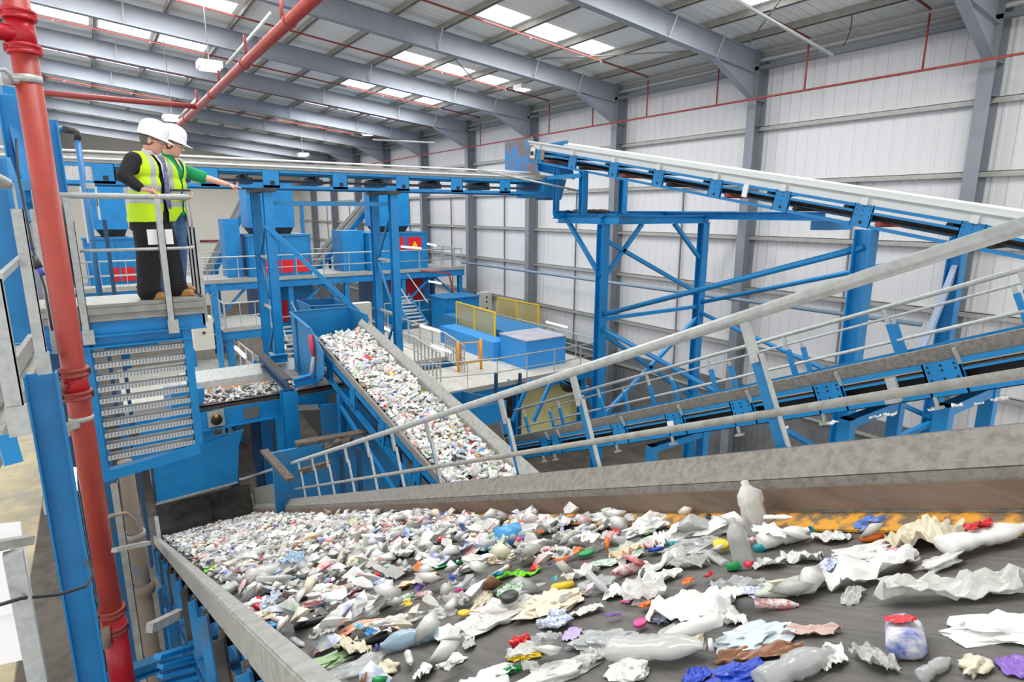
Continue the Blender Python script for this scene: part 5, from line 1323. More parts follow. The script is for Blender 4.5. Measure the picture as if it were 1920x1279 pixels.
# worker 1: dark suit, right hand resting on the rail
O1 = V((.50, 6.98, PZ-.01))
yaw = math.radians(-38)
f1 = V((math.cos(yaw), math.sin(yaw), 0)); l1 = up.cross(f1)
def at1(h): return O1+up*h*.945+f1*.10*(h-.9)
RS1 = at1(1.40)-l1*.215
RE1 = P(232, 330, y=RS1.y-.08)
RW1 = P(264, 360, y=6.66)
RW1 = V((RW1.x, 6.66, HZ+.075))
HND1 = V((RW1.x+.085, 6.6, HZ+.045))
LS1 = at1(1.40)+l1*.2; LE1 = at1(1.13)+l1*.28-f1*.05; LW1 = at1(.90)+l1*.28-f1*.0
w1 = worker('worker in dark suit, tie and hi-vis vest, left hand side, gripping the rail', O1, yaw, math.radians(-12), math.radians(-16),
            RS1, RE1, RW1, dict(palm=HND1, side=V((-.35, .93, .0)).normalized()*-1, down=V((.15, -.1, -1)).normalized(), curl=(.75, .8, .85, .9)),
            LS1, LE1, LW1, dict(palm=LW1+V((.02, 0, -.08)), side=f1, down=-l1, curl=(.3, .35, .4, .45)), 1)
root1, _, f, l, H, hf, hl, hu = w1
def front(at, h, f, g=.0): return at(h)+f*(.158+g)
q = MB(); 
for (h0, h1, wv, m_) in ((1.44, 1.1, .05, 0),):
    q.add([front(at1, 1.47, f1, -.075)-l1*.045, front(at1, 1.47, f1, -.075)+l1*.045, front(at1, 1.38, f1, -.005)+l1*.05, front(at1, 1.2, f1, .012)+l1*.022, front(at1, 1.2, f1, .012)-l1*.022, front(at1, 1.38, f1, -.005)-l1*.05],
          [(0, 1, 2, 5), (5, 2, 3, 4)])
q.build('shirt_front', SHIRT, root1)
q = MB(); pts = [front(at1, 1.455, f1, -.05), front(at1, 1.40, f1, .0), front(at1, 1.25, f1, .022), front(at1, 1.05, f1, .03), front(at1, .93, f1, .05)]; ws = [.016, .02, .028, .036, .03]
vs = []; 
for p, w_ in zip(pts, ws): vs += [p-l1*w_, p+l1*w_, p+l1*w_-f1*.006, p-l1*w_-f1*.006]
fs = []
for i in range(4): fs += [(4*i, 4*i+1, 4*i+5, 4*i+4), (4*i+1, 4*i+2, 4*i+6, 4*i+5), (4*i+3, 4*i, 4*i+4, 4*i+7), (4*i+2, 4*i+3, 4*i+7, 4*i+6)]
q.add(vs, fs); q.build('tie', TIE, root1)
# worker 2: green polo shirt and jeans, pointing
O2 = V((.69, 7.25, PZ-.01))
yaw2 = math.radians(-40)
f2 = V((math.cos(yaw2), math.sin(yaw2), 0)); l2 = up.cross(f2)
def at2(h): return O2+up*h*.945+f2*.10*(h-.9)
LS2 = at2(1.36)+l2*.19
LE2 = P(386, 334, y=LS2.y-.12)
LW2 = P(424, 345, y=LS2.y-.2)
HT2 = P(437, 349, y=LS2.y-.22)
RS2 = at2(1.36)-l2*.19; RE2 = at2(1.06)-l2*.2+f2*.12; RW2 = V((.78, 6.78, HZ+.0))
hd = (HT2-LW2).normalized(); sd = V((0, -1, .15)); sd = (sd-hd*sd.dot(hd)).normalized()
w2 = worker('worker in green polo shirt, jeans and hi-vis vest pointing to the right', O2, yaw2, math.radians(-8), math.radians(-14),
            RS2, RE2, RW2, dict(palm=RW2+V((.04, -.07, .0)), side=V((-.8, -.6, 0)).normalized(), down=V((0, -.1, -1)).normalized(), curl=(.6, .7, .75, .8)),
            LS2, LE2, LW2, dict(palm=LW2+hd*.08, side=sd, down=V((0, 0, -1)), curl=(.06, .75, .9, 1.0), thumb=hd*.8+V((0, -.2, -.6))), 2)
q = MB(); c = RW2+V((.0, -.03, .035))
q.bar(c+V((-.09, .03, .03)), c+V((.06, -.02, .03)), .11, .018); q.build('notebook', DGREY, label='black notebook held on the rail by the worker in green', cat='notebook')
# neck opening of the polo
q = MB(); q.add([front(at2, 1.47, f2, -.07)-l2*.03, front(at2, 1.47, f2, -.07)+l2*.03, front(at2, 1.34, f2, -.004)], [(0, 1, 2)]); q.build('open_neck', SKIN2, w2[0])
# a third person far below: only a white hard hat and shoulders show
c = P(546, 688, z=.22)
t = thing('person', 'distant person in white hard hat and pale clothes standing below the left trestle', 'person', (c.x, c.y, -1.5))
q = MB(); O3 = V((c.x, c.y, -1.5)); f3 = V((0, -1, 0)); l3 = up.cross(f3)
torso_parts(q, O3, f3, l3, 0, None, 0); capsule(q, O3+up*1.42, .055, O3+up*1.56, .05); head(q, O3+up*1.61, f3, l3, up)
for k in (-1, 1):
    arm(q, O3+up*1.4+l3*.2*k, O3+up*1.12+l3*.26*k, O3+up*.88+l3*.25*k+f3*.05)
    capsule(q, O3+up*.9+l3*.09*k, .08, O3+up*.48+l3*.1*k, .055); capsule(q, O3+up*.48+l3*.1*k, .055, O3+up*.08+l3*.1*k, .04); capsule(q, O3+up*.04+l3*.1*k, .04, O3+up*.04+l3*.1*k+f3*.15, .035)
blob('body', q, [SKIN], t, .012, 2)
q = MB(); torso_parts(q, O3, f3, l3, .02, .8, 0)
for k in (-1, 1): arm(q, O3+up*1.4+l3*.2*k, O3+up*1.12+l3*.26*k, O3+up*.92+l3*.25*k+f3*.05, (.07, .06, .05))
blob('jacket', q, [WHITE], t, .015, 2)
q = MB(); ellip(q, O3+up*.93, (.13, .17, .12), (f3, l3, up))
for k in (-1, 1): capsule(q, O3+up*.9+l3*.09*k, .1, O3+up*.1+l3*.1*k, .07)
blob('trousers', q, [TRO], t, .015, 2)
helmet(O3+up*1.61, f3, l3, up, t)
# ================================================================ plastic waste
random.seed(21)
def lm(name, rgb, rough=.4, alpha=1.0, spot=None, sc=14, amt=.9):
    return mat('litter_'+name, rgb, rough, alpha=alpha, spot=spot, spot_scale=sc, spot_amt=amt, spec=.6)
CLR = lm('clear_plastic', (222, 224, 222), .18, .62)
CLR2 = lm('clear_grey_plastic', (200, 204, 204), .2, .7)
FILM = lm('film', (226, 226, 222), .3, spot=(196, 196, 192), sc=10, amt=.5)
FILMG = lm('grey_film', (196, 197, 192), .35, spot=(160, 160, 156), sc=12, amt=.6)
WHT = lm('white', (242, 242, 240), .35)
CRM = lm('cream', (228, 220, 196), .4)
PRT = lm('printed_white', (236, 236, 236), .35, spot=(70, 120, 200), sc=9)
PRTR = lm('printed_red', (236, 234, 232), .35, spot=(214, 44, 52), sc=8)
PRTG = lm('printed_green', (236, 236, 230), .35, spot=(40, 160, 90), sc=9)
PRTY = lm('printed_yellow', (232, 230, 222), .35, spot=(240, 180, 40), sc=8)
cols = dict(blue=(30, 70, 190), sky=(70, 160, 220), red=(214, 30, 44), green=(20, 160, 80), lime=(120, 220, 20), yellow=(244, 208, 40), orange=(236, 120, 30), pink=(230, 70, 150),
            purple=(130, 90, 190), black=(34, 34, 38), brown=(150, 106, 76), teal=(30, 150, 160), palegreen=(170, 200, 150), lightblue=(150, 200, 230))
CM = {k: lm(k, v, .35) for k, v in cols.items()}

def fbm(p, o=3):
    s = 0; a = 1
    for i in range(o): s += a*noise.noise(p); p = p*2.03; a *= .5
    return s
LIBR = {}
def crumple(name, seed, kind):
    """irregular crumpled shapes, about one unit long, resting on z=0"""
    q = MB(); off = V((seed*7.3, seed*3.1, seed*1.7)); rnd = random.Random(seed)
    if kind == 'bag':
        nu, nv = 26, 15; vs = []; fs = []
        ex = rnd.uniform(.6, .95); ez = rnd.uniform(.3, .5)
        for i in range(nv+1):
            th = math.pi*min(max(i/nv, .01), .99)
            for k in range(nu):
                ph = 2*math.pi*k/nu; d = V((math.sin(th)*math.cos(ph), math.sin(th)*math.sin(ph), math.cos(th)))
                r = .5*(1+.5*fbm(d*1.6+off)+.34*abs(noise.noise(d*3.2+off))-.2+.2*abs(noise.noise(d*7+off)))
                vs.append(V((d.x*r, d.y*r*ex, max(d.z, -.5)*r*ez+.25*ez)))
        for i in range(nv):
            for k in range(nu): fs.append((i*nu+k, (i+1)*nu+k, (i+1)*nu+(k+1) % nu, i*nu+(k+1) % nu))
        fs.append(tuple(reversed(range(nu)))); fs.append(tuple(nv*nu+k for k in range(nu)))
        q.add(vs, fs, seed % 4 == 0)
    elif kind == 'sheet':
        n = 17; vs = []; fs = []; asp = rnd.uniform(.45, .85)
        for i in range(n):
            for j in range(n):
                u, w = i/(n-1)*2-1, j/(n-1)*2-1
                edge = 1+.25*noise.noise(V((u*2, w*2, seed)))
                x = u*.5*edge*(1-.18*abs(w)); y = w*.5*asp*edge*(1-.2*u*u)
                z = .16*abs(noise.noise(V((u*1.8, w*1.8, 0))+off))*2+.11*abs(noise.noise(V((u*4.5, w*4.5, 3))+off))+.05*abs(noise.noise(V((u*10, w*10, 3))+off))+.02+.12*(fbm(V((u, w, 9))+off)+.4)
                vs.append((x, y, max(z, .01)))
        for i in range(n-1):
            for j in range(n-1): fs.append((i*n+j, (i+1)*n+j, (i+1)*n+j+1, i*n+j+1))
        m = n*n
        vs += [(x, y, z-.012) for (x, y, z) in vs]; fs += [tuple(reversed([a+m for a in f])) for f in fs]
        bd = [i*n for i in range(n)]+[(n-1)*n+j for j in range(1, n)]+[i*n+n-1 for i in range(n-2, -1, -1)]+[j for j in range(n-2, 0, -1)]
        for a, b in zip(bd, bd[1:]+bd[:1]): fs.append((b, a, a+m, b+m))
        q.add(vs, fs, seed % 3 == 0)
    elif kind == 'bottle':
        prof = [(0, .0), (.09, .0), (.125, .02), (.13, .06)]
        for i in range(9): h = .1+.5*i/9; prof.append((.13-.012*(i % 2)-(.02 if 3 < i < 6 and seed % 2 else 0), h))
        prof += [(.13, .62), (.12, .7), (.085, .8), (.045, .88), (.04, .93)]
        n = 14; vs = []; fs = []
        for (r, h) in prof:
            for k in range(n):
                t = 2*math.pi*k/n
                x, y, z = h-.5, r*math.cos(t), r*math.sin(t)
                dnt = 1-.35*max(0, noise.noise(V((x*3, math.cos(t)*1.2, math.sin(t)*1.2))+off))*(r > .06)
                z = z*dnt*(.72 if seed % 3 == 1 else 1); y *= (1.15 if seed % 3 == 1 else dnt)
                vs.append((x, y, z+.125))
        for i in range(len(prof)-1):
            for k in range(n): fs.append((i*n+k, i*n+(k+1) % n, (i+1)*n+(k+1) % n, (i+1)*n+k))
        fs.append(tuple(range(n))); fs.append(tuple((len(prof)-1)*n+k for k in reversed(range(n))))
        q.add(vs, fs, True)
    elif kind == 'strip':
        n = 16; vs = []; fs = []; w = .09
        for i in range(n):
            u = i/(n-1); a = u*2.2-1.1
            c = V((math.sin(a)*.5, .12*math.sin(u*5+seed), .06+.16*math.sin(u*math.pi)+.05*noise.noise(V((u*9, seed, 0))))); w = .07+.07*abs(noise.noise(V((u*6, seed, 5))))
            for k in (-1, 1): vs.append(c+V((0, w*k*(1+.3*math.sin(7*u)), .03*k)))
            for k in (-1, 1): vs.append(c+V((0, w*k*(1+.3*math.sin(7*u)), .03*k-.012)))
        for i in range(n-1):
            a = 4*i; fs += [(a, a+4, a+5, a+1), (a+2, a+3, a+7, a+6), (a, a+2, a+6, a+4), (a+1, a+5, a+7, a+3)]
        q.add(vs, fs, True)
    elif kind == 'tub':
        q.lathe([(0, 0), (.32, 0), (.38, .02), (.46, .5), (.5, .52), (.48, .54), (.44, .5), (.36, .06), (0, .04)], (0, 0, 0), (.25, .1, 1), 18)
    elif kind == 'cap':
        q.lathe([(0, .32), (.42, .32), (.5, .26), (.5, 0), (.42, 0), (.42, .2), (0, .2)], (0, 0, 0), (.1, .2, 1), 14)
    elif kind == 'rod':
        q.tube([(-.5, 0, .1), (-.47, 0, .1), (.47, .02, .1), (.5, .02, .1)], [.07, .09, .09, .07], 12)
    elif kind == 'jug':
        n = 16; prof = [(.2, 0), (.235, .03), (.24, .3), (.22, .52), (.24, .56), (.21, .72), (.1, .86), (.07, .88), (.07, .96), (0, .97)]
        vs = []; fs = []
        for (r, h) in prof:
            for k in range(n):
                t = 2*math.pi*k/n; c_, s_ = math.cos(t), math.sin(t); m = (abs(c_)**4+abs(s_)**4)**-.25
                vs.append(V((r*m*c_*(1+.12*noise.noise(V((c_, s_, h*3))+off)), r*m*s_*.85*(1+.12*noise.noise(V((s_, c_, h*3))+off)), h)))
        for i in range(len(prof)-1):
            for k in range(n): fs.append((i*n+k, i*n+(k+1) % n, (i+1)*n+(k+1) % n, (i+1)*n+k))
        q.add(vs, fs, True); q.tube([(.2, 0, .5), (.33, 0, .55), (.33, 0, .7), (.16, 0, .78)], .035, 8)
    me = D.meshes.new(name); me.from_pydata([tuple(p) for p in q.v], [], q.f)
    me.materials.append(FILM); me.polygons.foreach_set('use_smooth', q.sm); me.update()
    return me
def shape(kind, seed):
    k = (kind, seed)
    if k not in LIBR: LIBR[k] = crumple(kind+'_shape', seed, kind)
    return LIBR[k]
def put(name, kind, seed, m, loc, size, rot, fr, label=None, cat=None, group=None, parent=None, tilt=None, top=True):
    """size = (length, width, height) in metres, laid on the belt plane of fr, turned by rot about the belt normal"""
    o = D.objects.new(name, shape(kind, seed)); COL.objects.link(o)
    o.material_slots[0].link = 'OBJECT'; o.material_slots[0].material = m
    bx = Matrix((fr.a, fr.b, fr.c)).transposed()
    R = bx @ Matrix.Rotation(rot, 3, 'Z')
    if tilt: R = R @ Matrix.Rotation(tilt[0], 3, 'X') @ Matrix.Rotation(tilt[1], 3, 'Y')
    M = R.to_4x4(); M.translation = loc
    o.matrix_world = M @ Matrix.Diagonal((*size, 1))
    tag(o, label, cat, group)
    return o
def onF(px, py, u=0):
    p = P_inc(px, py, 6.59+u*1.0945, -.445); return p
def child_on(parent, name, kind, seed, m, off, rel, rot=(0, 0, 0)):
    """a part fixed to an item; offset in the item's own unit space"""
    o = D.objects.new(name, shape(kind, seed)); COL.objects.link(o); o.parent = parent
    o.material_slots[0].link = 'OBJECT'; o.material_slots[0].material = m
    o.location = off; o.scale = rel; o.rotation_euler = rot
    return o
DEP = lambda p: (R3.transposed() @ (p-CAM)).z*-1
# name, kind, seed, material, px, py, width px, aspect(w/l), height(rel), rot deg, label, category
HERO = [
 ('plastic_spike','strip',3,CM['blue'],871,968,30,.9,1.0,60,'dark blue plastic shard sticking up near the far side wall','shard'),
 ('plastic_piece','bag',5,CM['blue'],862,1000,44,.7,.6,80,'crumpled deep blue plastic lump left of the clear film mound','plastic piece'),
 ('plastic_piece','sheet',4,CM['sky'],812,975,44,.5,.3,10,'sky blue film scrap near the far wall, in the dense litter','plastic piece'),
 ('water_bottle','bottle',2,CLR,540,1085,104,.9,1.05,20,'big clear crushed water bottle lying in the middle left of the heap','bottle'),
 ('plastic_bag','bag',8,CLR2,470,1050,70,.8,.7,40,'clear crumpled container with a black stripe, left of the big water bottle','bag'),
 ('squashed_bottle','bottle',1,CLR,446,1108,62,1.2,1.2,70,'clear crushed bottle lying at the left rail end of the heap','bottle'),
 ('plastic_bag','bag',3,WHT,489,1138,86,.7,.55,10,'white plastic bag lying against the left rail','bag'),
 ('plastic_ball','bag',12,CM['sky'],506,1178,30,1,.9,0,'light blue ball-shaped cap below the white bag at the left rail','ball'),
 ('plastic_bag','bag',6,CRM,496,1156,48,1,.7,0,'pale translucent tub between the white bag and light blue ball','tub'),
 ('black_tube','rod',1,CM['black'],592,1172,56,1,1,18,'black plastic tube lying left of the orange wrapper','tube'),
 ('black_tube','rod',1,CM['black'],549,1132,42,1.2,1,18,'short black tube half hidden behind the big water bottle','tube'),
 ('black_tube','rod',1,CM['black'],684,1214,70,1,1,14,'black tube under the tail of the orange wrapper','tube'),
 ('shopping_bag','bag',9,PRTR,654,1108,62,.8,.8,30,'white and red printed shopping bag standing above the large white bag','bag'),
 ('large_bag','bag',11,WHT,668,1152,96,.85,.75,40,'large bright white crumpled bag in the left centre','bag'),
 ('plastic_bag','bag',14,FILM,740,1168,84,.6,.45,20,'greyish clear bag right of the large white bag','bag'),
 ('paper_piece','sheet',7,WHT,616,1146,40,1.2,.4,70,'small white paper leaning left of the large white bag','paper'),
 ('wrapper','sheet',5,PRTY,586,1140,44,.8,.5,40,'crumpled printed flyer with yellow and black print','wrapper'),
 ('wrapper','strip',5,lm('orange_pattern', (236,126,50), .4, spot=(240,230,220), sc=30),676,1196,136,.9,.5,8,'long crumpled orange patterned wrapper in front of the large white bag','wrapper'),
 ('crushed_bottle','bottle',3,lm('pale_blue_clear', (176,206,226), .15, .75),768,1212,88,1.1,1.1,12,'crushed clear bottle with a blue screw cap, front centre left','bottle'),
 ('crumpled_cloth','bag',15,CM['palegreen'],606,1238,96,.5,.35,10,'pale green crumpled cloth near the front of the left rail','cloth'),
 ('plastic_bag','bag',16,CLR2,656,1268,110,.8,.6,20,'large clear bag bulging at the bottom edge of the photo, beside the left rail','bag'),
 ('plastic_bag','bag',17,CLR,694,1238,44,.9,.6,60,'little clear bag right of the pale green cloth','bag'),
 ('plastic_shard','sheet',9,WHT,846,1190,72,.9,.6,120,'white torn plastic sheet standing alone on the grey belt','plastic piece'),
 ('film_bundle','bag',18,FILM,925,1155,132,.75,.5,30,'large bundle of clear film in the front centre','plastic film'),
 ('film_bundle','bag',19,CRM,1038,1134,100,.8,.55,50,'cream tinted film bundle with a yellow scrap on top','plastic film'),
 ('paper_piece','sheet',10,WHT,914,1268,86,.7,.35,30,'white folded paper at the bottom edge, left of the red-capped bottle','paper'),
 ('lime_cap','sheet',11,CM['lime'],950,1080,44,.6,.5,10,'lime green broken plastic lid, upper left of its pair','lid'),
 ('lime_cap','sheet',12,CM['lime'],992,1076,42,.6,.5,30,'lime green broken plastic lid, upper right of its pair','lid'),
 ('lime_cap','sheet',13,CM['green'],962,1100,46,.5,.4,5,'bright green curved plastic rim just below the lime green lids','lid'),
 ('drink_bottle','bottle',4,CLR,975,1018,110,1.0,1.0,4,'clear drink bottle with a broad sky blue label in the centre','bottle'),
 ('plastic_bag','bag',20,PRTR,968,992,66,.6,.6,0,'white bag with red print just behind the blue-labelled bottle','bag'),
 ('spray_trigger','strip',9,CM['orange'],1076,1044,60,1.3,.8,30,'orange strip of hard plastic beside a red cap','plastic piece'),
 ('plastic_disc','cap',1,CM['red'],1054,1060,17,1,1,0,'small red cap at the left tip of the orange strip','cap'),
 ('carrier_bag','bag',21,WHT,1219,988,78,.8,.75,30,'bright white carrier bag near the far wall, right of the green tarp','bag'),
 ('paper_sheet','sheet',14,PRTG,1208,1018,100,.5,.3,5,'white printed carton sheet below the bright white carrier bag','paper'),
 ('carrier_bag','bag',22,WHT,1330,990,84,.9,.8,60,'tall white bag in front of the blue carrier bag','bag'),
 ('carrier_bag','bag',23,CM['sky'],1312,970,56,.5,.6,0,'bright blue carrier bag lying along the orange skirt, left piece','bag'),
 ('carrier_bag','sheet',23,CM['sky'],1376,968,50,.5,.6,10,'bright blue film piece on the orange skirt, right of the white bag','plastic film'),
 ('milk_jug','jug',1,FILM,1424,1002,36,1,1.0,20,'upright translucent white milk jug standing at the far wall','jug'),
 ('milk_jug','jug',2,CLR2,1398,1062,40,.9,.8,60,'second translucent jug in front of the upright milk jug','jug'),
 ('green_ball','cap',2,CM['green'],1380,1068,25,1,1.4,20,'round dark green cap in front of the second translucent jug','cap'),
 ('teal_cap','cap',3,CM['teal'],1432,1030,28,1,1.1,70,'teal cap beside the white bottle','cap'),
 ('white_bottle','bottle',5,WHT,1478,1018,78,1.1,1.1,4,'white bottle with a teal end lying right of the jugs','bottle'),
 ('tarp_piece','sheet',15,lm('green_stripe', (24,130,80), .5, spot=(210,220,214), sc=12),1104,966,50,.5,.4,0,'dark green and white striped tarp scrap by the far wall','plastic piece'),
 ('plastic_bag','bag',24,FILM,1160,966,80,.6,.7,20,'crumpled whitish film bag by the far wall, right of the green tarp scrap','bag'),
 ('paper_scrap','sheet',16,lm('grey_paper', (196,190,180), .6),1553,970,60,.5,.5,20,'grey paper scrap lying on the orange skirt strip','paper'),
 ('blue_jug','bag',25,lm('blue_film', (90,130,210), .4),1646,984,60,.7,.8,15,'blue plastic piece with a sky blue end, upper right on the belt','plastic piece'),
 ('sky_cap','cap',4,CM['sky'],1622,962,30,1,1.1,20,'sky blue cap at the tip of the blue plastic piece','cap'),
 ('carton','sheet',17,CRM,1730,1008,120,.85,.7,20,'large cream carton sheet standing on the right of the belt','carton'),
 ('flat_bottle','bottle',7,WHT,1858,1024,130,1.0,1.0,0,'long white flattened bottle with a red label at the right edge','bottle'),
 ('plastic_bag','bag',26,FILM,1632,1032,120,.5,.4,8,'white film bag with an orange cap, right of the white bottle','bag'),
 ('orange_cap','cap',5,CM['orange'],1638,1012,34,1,.8,10,'orange cap on top of the white film bag','cap'),
 ('film_arc','sheet',45,WHT,1640,1072,150,.55,.6,10,'curved white plastic sheet arching over the belt on the right','plastic piece'),
 ('film_arc','sheet',47,FILM,1790,1108,190,.4,.65,-25,'long arched translucent film reaching to the right edge','plastic piece'),
 ('white_tub','bag',27,WHT,1880,1172,140,.7,.35,-25,'large white flattened tub at the right edge','tub'),
 ('detergent_bottle','bottle',8,lm('blue_white_label', (240,240,244), .3, spot=(40,80,190), sc=4),1704,1208,104,1.5,1.4,60,'blue and white detergent bottle with red band, lower right','bottle'),
 ('purple_film','sheet',18,CM['purple'],1904,1250,60,1.1,.4,70,'purple film scrap in the lower right corner','plastic film'),
 ('white_film','sheet',19,WHT,1300,1140,120,1.1,.6,40,'ruffled white film standing in the centre right','plastic film'),
 ('white_film','sheet',20,WHT,1366,1112,80,.5,.4,5,'narrow white film tail right of the ruffled white film','plastic film'),
 ('white_film','bag',28,FILMG,1270,1176,70,.7,.4,40,'greyish film lump below the ruffled white film','plastic film'),
 ('wrapped_bundle','bag',29,lm('pale_blue_bundle', (208,222,228), .4),1412,1192,120,.7,.45,15,'pale blue bundle with brown cardboard edges, centre right','bundle'),
 ('cardboard','sheet',22,CM['brown'],1424,1222,120,.35,.3,-10,'torn brown cardboard under the pale blue bundle','cardboard'),
 ('wrapper','sheet',24,lm('pinkish', (206,176,166), .5),1498,1182,110,.35,.35,-25,'pinkish grey wrapper strip right of the pale blue bundle','wrapper'),
 ('squeeze_bottle','bag',30,lm('yellow_red', (244,214,30), .35),990,1226,54,.7,.7,-10,'bright yellow squeeze bottle shoulder with a red cap, bottom centre','bottle'),
 ('red_nozzle','bag',51,CM['red'],978,1208,30,.8,1.4,0,'red pointed cap on the yellow squeeze bottle','cap'),
 ('bottle_piece','bag',31,CM['green'],962,1256,34,.8,.8,0,'green plastic piece left of the milky film at the bottom','plastic piece'),
 ('film_bundle','bag',32,FILM,1040,1262,120,.6,.45,10,'milky white film with green print at the bottom edge, centre','plastic film'),
 ('blue_bag','bag',33,CM['blue'],1382,1268,90,.7,.6,10,'shiny deep blue bag at the bottom edge','bag'),
 ('blue_bag','sheet',26,CM['blue'],1308,1266,50,.8,.4,40,'blue crumpled sheet left of the shiny deep blue bag','plastic film'),
 ('clear_bottle','bottle',9,CLR2,1500,1268,130,1.1,1.0,20,'grey clear bottle at the bottom edge, right of the deep blue bag','bottle'),
 ('clear_bottle','bottle',10,CLR,1242,1236,150,1.1,1.0,-28,'large clear bottle lying diagonally at the bottom centre','bottle'),
 ('film_bundle','bag',34,CLR2,1138,1202,100,.7,.5,-30,'clear film bundle with a lilac tint left of the diagonal bottle','plastic film'),
 ('lilac_film','sheet',27,lm('lilac', (196,176,220), .4),1074,1190,40,.8,.5,60,'small lilac film scrap left of the clear film bundle','plastic film'),
 ('yellow_cap','cap',6,CM['yellow'],1056,1104,36,1,.8,20,'yellow lid on the cream film bundle','lid'),
 ('paper_sheet','sheet',28,PRTG,1152,1048,96,.6,.25,12,'white card with a lime green edge lying flat in the centre','paper'),
 ('paper_sheet','sheet',29,WHT,1160,1110,56,.9,.5,60,'white paper with a pink corner, centre','paper'),
 ('pink_scrap','sheet',30,CM['pink'],1182,1124,28,.8,.4,30,'pink corner scrap beside the white paper','paper'),
 ('film_piece','bag',35,CLR2,1122,1098,66,.9,.6,60,'greenish clear film left of the white paper','plastic film'),
 ('film_piece','sheet',31,WHT,1232,1088,84,.7,.5,20,'white folded film right of the white paper with pink corner','plastic film'),
 ('film_piece','bag',36,lm('pale_green_film', (206,214,196), .35),1480,1104,88,.8,.5,-10,'pale green film lump right of the green cap','plastic film'),
 ('film_piece','sheet',32,WHT,1246,1058,90,.5,.5,35,'white strip of film left of the grey clear bag','plastic film'),
 ('film_piece','bag',37,CLR2,1306,1026,84,.7,.7,0,'grey clear bag in front of the tall white bag','bag'),
 ('flyer','sheet',33,PRTY,780,1092,70,.6,.4,10,'white flyer with yellow print right of the cup','paper'),
 ('white_cup','tub',2,WHT,700,1036,36,1.1,1.3,0,'white plastic cup lying behind the black-ringed lid','cup'),
 ('ringed_lid','tub',3,WHT,682,1052,34,1,.6,0,'white round lid with a black ring in the left heap','lid'),
 ('white_tube','strip',11,WHT,684,1072,40,1.4,1.2,80,'white curved tube hanging from the black-ringed lid','tube'),
 ('label_piece','bag',38,PRTG,758,1122,42,.7,.5,0,'green printed label piece on the grey belt','label'),
 ('film_piece','bag',39,PRT,705,1096,40,.9,.7,0,'blue printed clear bag above the large white bag','bag'),
 ('film_piece','bag',40,lm('ice', (214,224,234), .3),872,1102,42,.8,.6,0,'small ice-clear film lump left of the lime green lids','plastic film'),
 ('green_film','sheet',34,CM['green'],846,1056,54,.5,.3,10,'dark green film under a white strip, centre left','plastic film'),
 ('film_sheet','sheet',35,PRT,866,1040,110,.6,.5,10,'wide bluish clear film sheet behind the dark green film','plastic film'),
 ('film_strip','strip',13,WHT,920,1056,70,1.2,.8,50,'whitish film strip left of the lime green lids','plastic film'),
 ('purple_piece','bag',41,CM['purple'],780,962,18,.7,.8,10,'small purple plastic lump near the far wall','plastic piece'),
 ('white_bag','bag',42,WHT,905,986,60,.9,.7,0,'round white bag right of the deep blue lump','bag'),
]
items = {}
for i, (nm, kind, seed, m, px, py, w, asp, hr_, rot, lab, cat) in enumerate(HERO):
    p = onF(px, py+w*.08*(1 if kind in ('bag', 'sheet') else .3)); dp = DEP(p); L = w/FPX*dp*1.28
    if kind in ('bag', 'sheet', 'bottle', 'strip', 'rod'): sz = (L*1.05, L*1.05*asp*(1.15 if kind != 'bottle' else 1.2), L*1.1*hr_)
    elif kind == 'jug': sz = (L*1.9, L*1.9*asp, L*2.3*hr_)
    else: sz = (L, L*asp, L*hr_)
    # turn the item so that its length lies across the view, then by rot
    base = -.60
    o = put(nm, kind, seed, m, p, sz, base+math.radians(rot), FF, lab, cat)
    items[lab[:24]] = o
    if nm in ('water_bottle', 'crushed_bottle', 'clear_bottle', 'white_bottle', 'flat_bottle', 'squashed_bottle'):
        cm = {'crushed_bottle': CM['blue'], 'white_bottle': CM['teal'], 'flat_bottle': WHT}.get(nm, WHT)
        if nm == 'crushed_bottle': o.matrix_world = o.matrix_world @ Matrix.Rotation(math.pi, 4, 'Z')
        child_on(o, 'bottle_cap', 'cap', 1, cm, (.47, 0, .125), (.1/1, .11, .11*1), (0, math.radians(90), 0))
    if nm == 'flat_bottle': child_on(o, 'label_band', 'sheet', 3, CM['red'], (-.05, 0, .2), (.3, .22, .3))
    if nm == 'drink_bottle':
        q = MB(); q.tube([(-.28, 0, .125), (.06, 0, .125)], .136, 16); me = q.build('label_band', CM['sky'], None); me.parent = o; me.location = (-.11, 0, -.011)
    if nm == 'water_bottle':
        child_on(o, 'label_band', 'sheet', 2, lm('blue_silver', (120, 170, 210), .2, spot=(220, 226, 232), sc=12), (.1, -.03, .17), (.35, .3, .4))
    if nm == 'ringed_lid':
        q = MB(); q.tube([(.5*math.cos(a*.42), .5*math.sin(a*.42), .53) for a in range(16)], .06, 6); me = q.build('black_ring', CM['black'], None); me.parent = o; me.location = (0, 0, .47)
    if nm == 'detergent_bottle': child_on(o, 'label_band', 'sheet', 6, CM['red'], (-.1, 0, .25), (.25, .28, .1))

